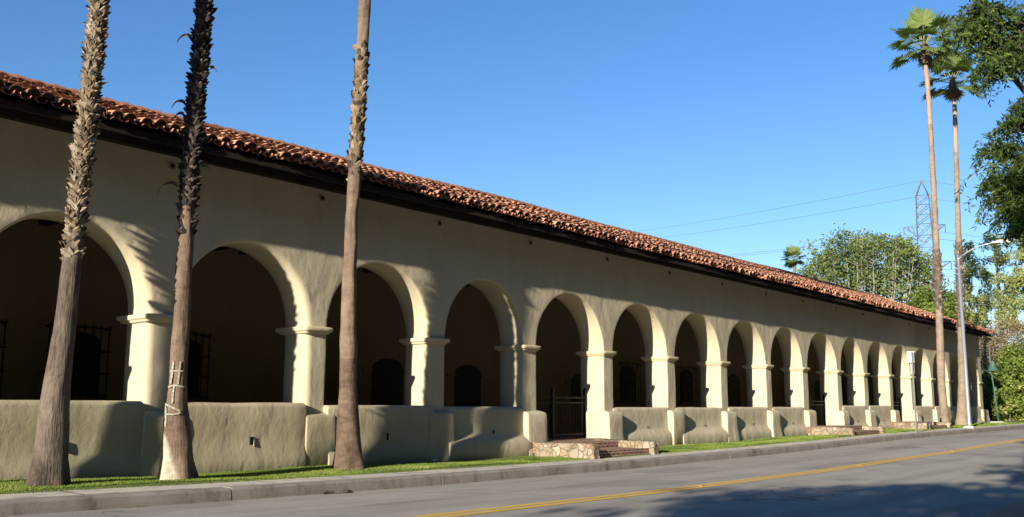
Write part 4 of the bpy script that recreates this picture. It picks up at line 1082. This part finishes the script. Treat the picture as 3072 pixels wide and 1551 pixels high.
# sign post seen from the side
S0 = Vector((42.3, 12.5, g(42.3))); SP_ = thing('sign_post', S0, 'slim grey street sign post with two small white signs, standing on the sidewalk', 'street sign')
mb = MB(); mb.box(S0.x-.03, S0.x+.03, S0.y-.03, S0.y+.03, S0.z-.1, 2.30); mb.build('post', M['signpost'], SP_)
vdir = Vector((.83,-.56,0))    # signs stand across the sidewalk direction
def plate(c, w_, h_, face, nm, rot):
    mb = MB(); d = Vector((math.cos(rot), math.sin(rot), 0)); n_ = Vector((-d.y, d.x, 0))
    vs = []
    for s in (-.004, .004):
        for (a, b) in ((-1,-1),(1,-1),(1,1),(-1,1)): vs.append(tuple(Vector(c) + d*a*w_/2 + n_*s + Vector((0,0,b*h_/2))))
    mb.add(vs, [(0,3,2,1),(4,5,6,7),(0,1,5,4),(1,2,6,5),(2,3,7,6),(3,0,4,7)]); return mb.build(nm, face, SP_)
plate((42.34, 12.56, 2.10), .34, .46, M['white'], 'upper_sign', R(-45))
plate((42.40, 12.54, 1.60), .24, .42, M['white'], 'lower_sign', R(-20))
mb = MB(); mb.box(42.3-.05, 42.3+.03, 12.40, 12.43, 1.9, 2.30); mb.build('sign_bracket', M['signpost'], SP_)
# green bell on its crook
B0 = Vector((67.0, 14.95, -.86)); BP = thing('bell_post', B0, 'green iron bell hanging from a crook shaped post beyond the building corner', 'bell post')
side = Vector((.965,-.26,0)).cross(Vector((0,0,1))).normalized()*1.0   # to the right as seen from the street
side = Vector((.2,-.98,0))
def bp(u, z): return tuple(B0 + side*u + Vector((0,0,z)))
mb = MB(); mb.tube([bp(.10,0), bp(.06,.9), bp(-.02,2.1), bp(-.08,2.85), bp(-.15,3.05), bp(-.42,3.2), bp(-.62,3.42), bp(-.66,3.75), bp(-.52,4.02), bp(-.28,4.1), bp(-.08,4.0), bp(.0,3.82)], [.055,.05,.045,.04]+[.035]*8, 8)
mb.build('crook_post', M['greenmetal'], BP, smooth=True)
mb = MB(); prof = [(3.82,.03),(3.78,.09),(3.70,.13),(3.58,.16),(3.40,.20),(3.28,.27),(3.20,.34),(3.17,.36),(3.16,.32)]
mb.grid([[tuple(Vector(bp(.0, z)) + Vector((r_*math.cos(a), r_*math.sin(a), 0))) for a in np.linspace(0, 2*math.pi, 17)[:-1]] for z, r_ in prof], close=True)
bl = mb.build('bell', M['greenmetal'], BP, smooth=True)
mb = MB(); mb.loft([(3.08-.86, 67.0-.04, 67.0+.04, 14.91, 14.99, .035), (3.14-.86, 66.95, 67.05, 14.9, 15.0, .05), (3.2-.86, 66.98, 67.02, 14.93, 14.97, .02)]); mb.build('clapper', M['iron'], bl)
mb = MB(); mb.loft([(-1.0, 66.2, 67.3, 14.4, 15.6, .1), (-.84, 66.2, 67.3, 14.4, 15.6, .1), (-.82, 66.25, 67.25, 14.45, 15.55, .1)]); mb.build('footing', M['concretewhite'], BP)
mb = MB(); mb.box(67.0+.02, 67.0+.06, 14.83, 15.0, 1.05, 1.3); mb.build('plaque', M['greenmetal'], BP)
# lattice pylon
def pylon():
    random.seed(5)
    P = thing('power_pylon', (191.5, 52.5, -.9), 'grey steel lattice power pylon behind the trees and palms', 'pylon')
    ax = Vector((.26,-.965,0)); ay = Vector((.965,.26,0)); C = Vector((190.3, 52.6, 0))
    def cr(z, s, t): 
        h = interp(z, [(-1, 3.2), (20, 1.5), (34, 1.28), (39.7, 1.12), (42.8, .05)]); off = interp(z, [(-1,-.2),(28,.15),(42.8,.1)])
        return C + ax*(s*h + off*0) + ay*(t*h) + Vector((0,0,z))
    mb = MB(); zs_ = [-1, 5, 10, 14, 17.5, 20.5, 23, 25.3, 27.5, 29.7, 32, 34.2, 36, 37.9, 39.7, 42.8]
    for s in (-1, 1):
        for t in (-1, 1): mb.tube([tuple(cr(z, s, t)) for z in zs_], .11, 4)
    for a, b in zip(zs_[:-1], zs_[1:]):
        for (s0, t0, s1, t1) in ((-1,-1,1,-1),(1,-1,1,1),(1,1,-1,1),(-1,1,-1,-1)):
            mb.tube([tuple(cr(a, s0, t0)), tuple(cr(b, s1, t1))], .055, 3); mb.tube([tuple(cr(a, s1, t1)), tuple(cr(b, s0, t0))], .055, 3); mb.tube([tuple(cr(b, s0, t0)), tuple(cr(b, s1, t1))], .055, 3)
    mb.build('lattice_mast', M['pylon'], P)
    for (z, l) in ((34.0, 3.6), (27.0, 4.2), (20.5, 4.6)):
        for s in (-1, 1):
            mb = MB(); tip = C + ax*s*l + Vector((0,0,z)); 
            for t in (-1, 1):
                mb.tube([tuple(cr(z, s, t)), tuple(tip)], .05, 3); mb.tube([tuple(cr(z-1.9, s, t)), tuple(tip)], .05, 3)
                for q in (.35, .7): mb.tube([tuple(cr(z, s, t).lerp(tip, q)), tuple(cr(z-1.9, s, t).lerp(tip, q-.2))], .05, 3)
            mb.tube([tuple(tip), tuple(tip - Vector((0,0,1.5)))], .08, 4)
            mb.build('cross_arm', M['pylon'], P)
    return C, ax
C, ax = pylon()
far = Vector((346, 277, 0)); off2 = Vector((330, -60, 0))
labs = ['topmost cable running left from the tip of the pylon', 'second cable running left below the topmost', 'cable from the left tip of the highest cross arm', 'cable from the right tip of the highest cross arm', 'cable from the left tip of the middle cross arm', 'cable from the right tip of the middle cross arm', 'cable from the left tip of the lowest cross arm', 'cable from the right tip of the lowest cross arm']
ends = [(0, 42.8), (-1.1, 39.7), (-3.6, 32.5), (3.6, 32.5), (-4.2, 25.5), (4.2, 25.5), (-4.6, 19.0), (4.6, 19.0)]
for lab, (s, z) in zip(labs, ends):
    a = C + ax*s + Vector((0,0,z)); pts = []
    b = far + Vector((s*.8, -s*.4, z + 32)); c = off2 + Vector((0, s, z - 2))
    for k in range(13):
        t = k/12; pts.append(tuple(b.lerp(a, t) - Vector((0,0, 2.5*4*t*(1-t)))))
    for k in range(1, 9):
        t = k/8; pts.append(tuple(a.lerp(c, t) - Vector((0,0, 3*4*t*(1-t)))))
    mb = MB(); mb.tube(pts, .038, 3, caps=False); mb.build('power_cable', M['cable'], label=lab, cat='power line', group='cables of the power line')
# second pylons that carry the cables on, far off
for (p, lab) in ((far, 'far lattice mast carrying the cables, hidden behind the building'), (off2, 'far lattice mast to the right, hidden behind the trees')):
    P = thing('cable_mast', (p.x, p.y, -1), lab, 'pylon'); mb = MB()
    top = 75 if p is far else 41
    for s in (-1, 1):
        for t in (-1, 1): mb.tube([(p.x+s*3, p.y+t*3, -1), (p.x+s*.6, p.y+t*.6, top)], .14, 4)
    for k in range(12):
        h0, h1 = top*k/12, top*(k+1)/12; w0, w1 = 3-2.4*k/12, 3-2.4*(k+1)/12
        mb.tube([(p.x-w0, p.y-w0, h0), (p.x+w1, p.y-w1, h1)], .07, 3); mb.tube([(p.x+w0, p.y+w0, h0), (p.x-w1, p.y+w1, h1)], .07, 3)
    mb.build('lattice_mast', M['pylon'], P)

# ------------------------------------------------------------------ small things on the ground
for k, (x, lab) in enumerate(((15.0,'reflector on the yellow line nearest the camera'),(22.6,'second reflector along the yellow line from the left'),(30.2,'third reflector along the yellow line from the left'),(37.7,'farthest orange reflector on the yellow line'))):
    mb = MB(); z = g(x)-.094; mb.loft([(z, x-.05, x+.05, 7.91, 8.01, .015), (z+.012, x-.045, x+.045, 7.915, 8.005, .015), (z+.02, x-.025, x+.025, 7.93, 7.99, .01)])
    mb.build('road_reflector', M['marker'], label='small orange '+lab, cat='reflector', group='reflectors on the centre line')
# spiky plant by the nearest cheek wall
random.seed(12); mb = MB(); A0 = Vector((17.75, 13.62, gl(17.75,13.7)-.01))
for k in range(13):
    a = k*2.4; el = U(.35, 1.3); L = U(.16,.30); d = Vector((math.cos(a)*math.cos(el), math.sin(a)*math.cos(el), math.sin(el))); s = d.cross(Vector((0,0,1))).normalized()*.02
    p = A0.copy(); rows = []
    for j in range(4):
        rows.append([tuple(p - s*(1-j/3.2)), tuple(p + Vector((0,0,-.006))), tuple(p + s*(1-j/3.2))]); p = p + d*L/3; d = (d - Vector((0,0,.2))).normalized()
    mb.grid(rows, U(.3,.8))
mb.build('spiky_plant', M['leaf_hedge'], label='small spiky green plant at the foot of the nearest stone cheek wall', cat='plant')
# fallen palm husk in the gutter
mb = MB(); rows = []
for k in range(13):
    t = k/12; x = 10.35 + .62*t; yc = 12.03 + .04*math.sin(t*7); w_ = .075*math.sin(math.pi*min(1, t*.92+.08))**.7+.006; z = g(x) - .183
    rows.append([(x + .02*noise.noise(Vector((t*9, q*3, 0))), yc + (q-.5)*2*w_, z + .004 + .05*math.sin(math.pi*q)*(.6+.4*math.sin(t*11)) + .03*noise.noise(Vector((t*8, q*4, 5)))) for q in np.linspace(0, 1, 7)])
mb.grid(rows, .22); mb.grid([[(p[0], p[1], p[2]-.006) for p in r_] for r_ in rows], .12)
mb.build('fallen_husk', M['boot'], label='dry brown palm husk lying in the gutter below the kerb', cat='palm husk')
mb = MB(); mb.add([(15.9,14.9,-1.155),(16.02,14.86,-1.15),(16.05,14.95,-1.14),(15.93,15.0,-1.15)], [(0,1,2,3)]); mb.add([(15.9,14.9,-1.16),(16.02,14.86,-1.155),(16.05,14.95,-1.145),(15.93,15.0,-1.155)], [(3,2,1,0)])
mb.build('paper_scrap', M['white'], label='scrap of white paper lying on the lawn by the low wall', cat='litter')
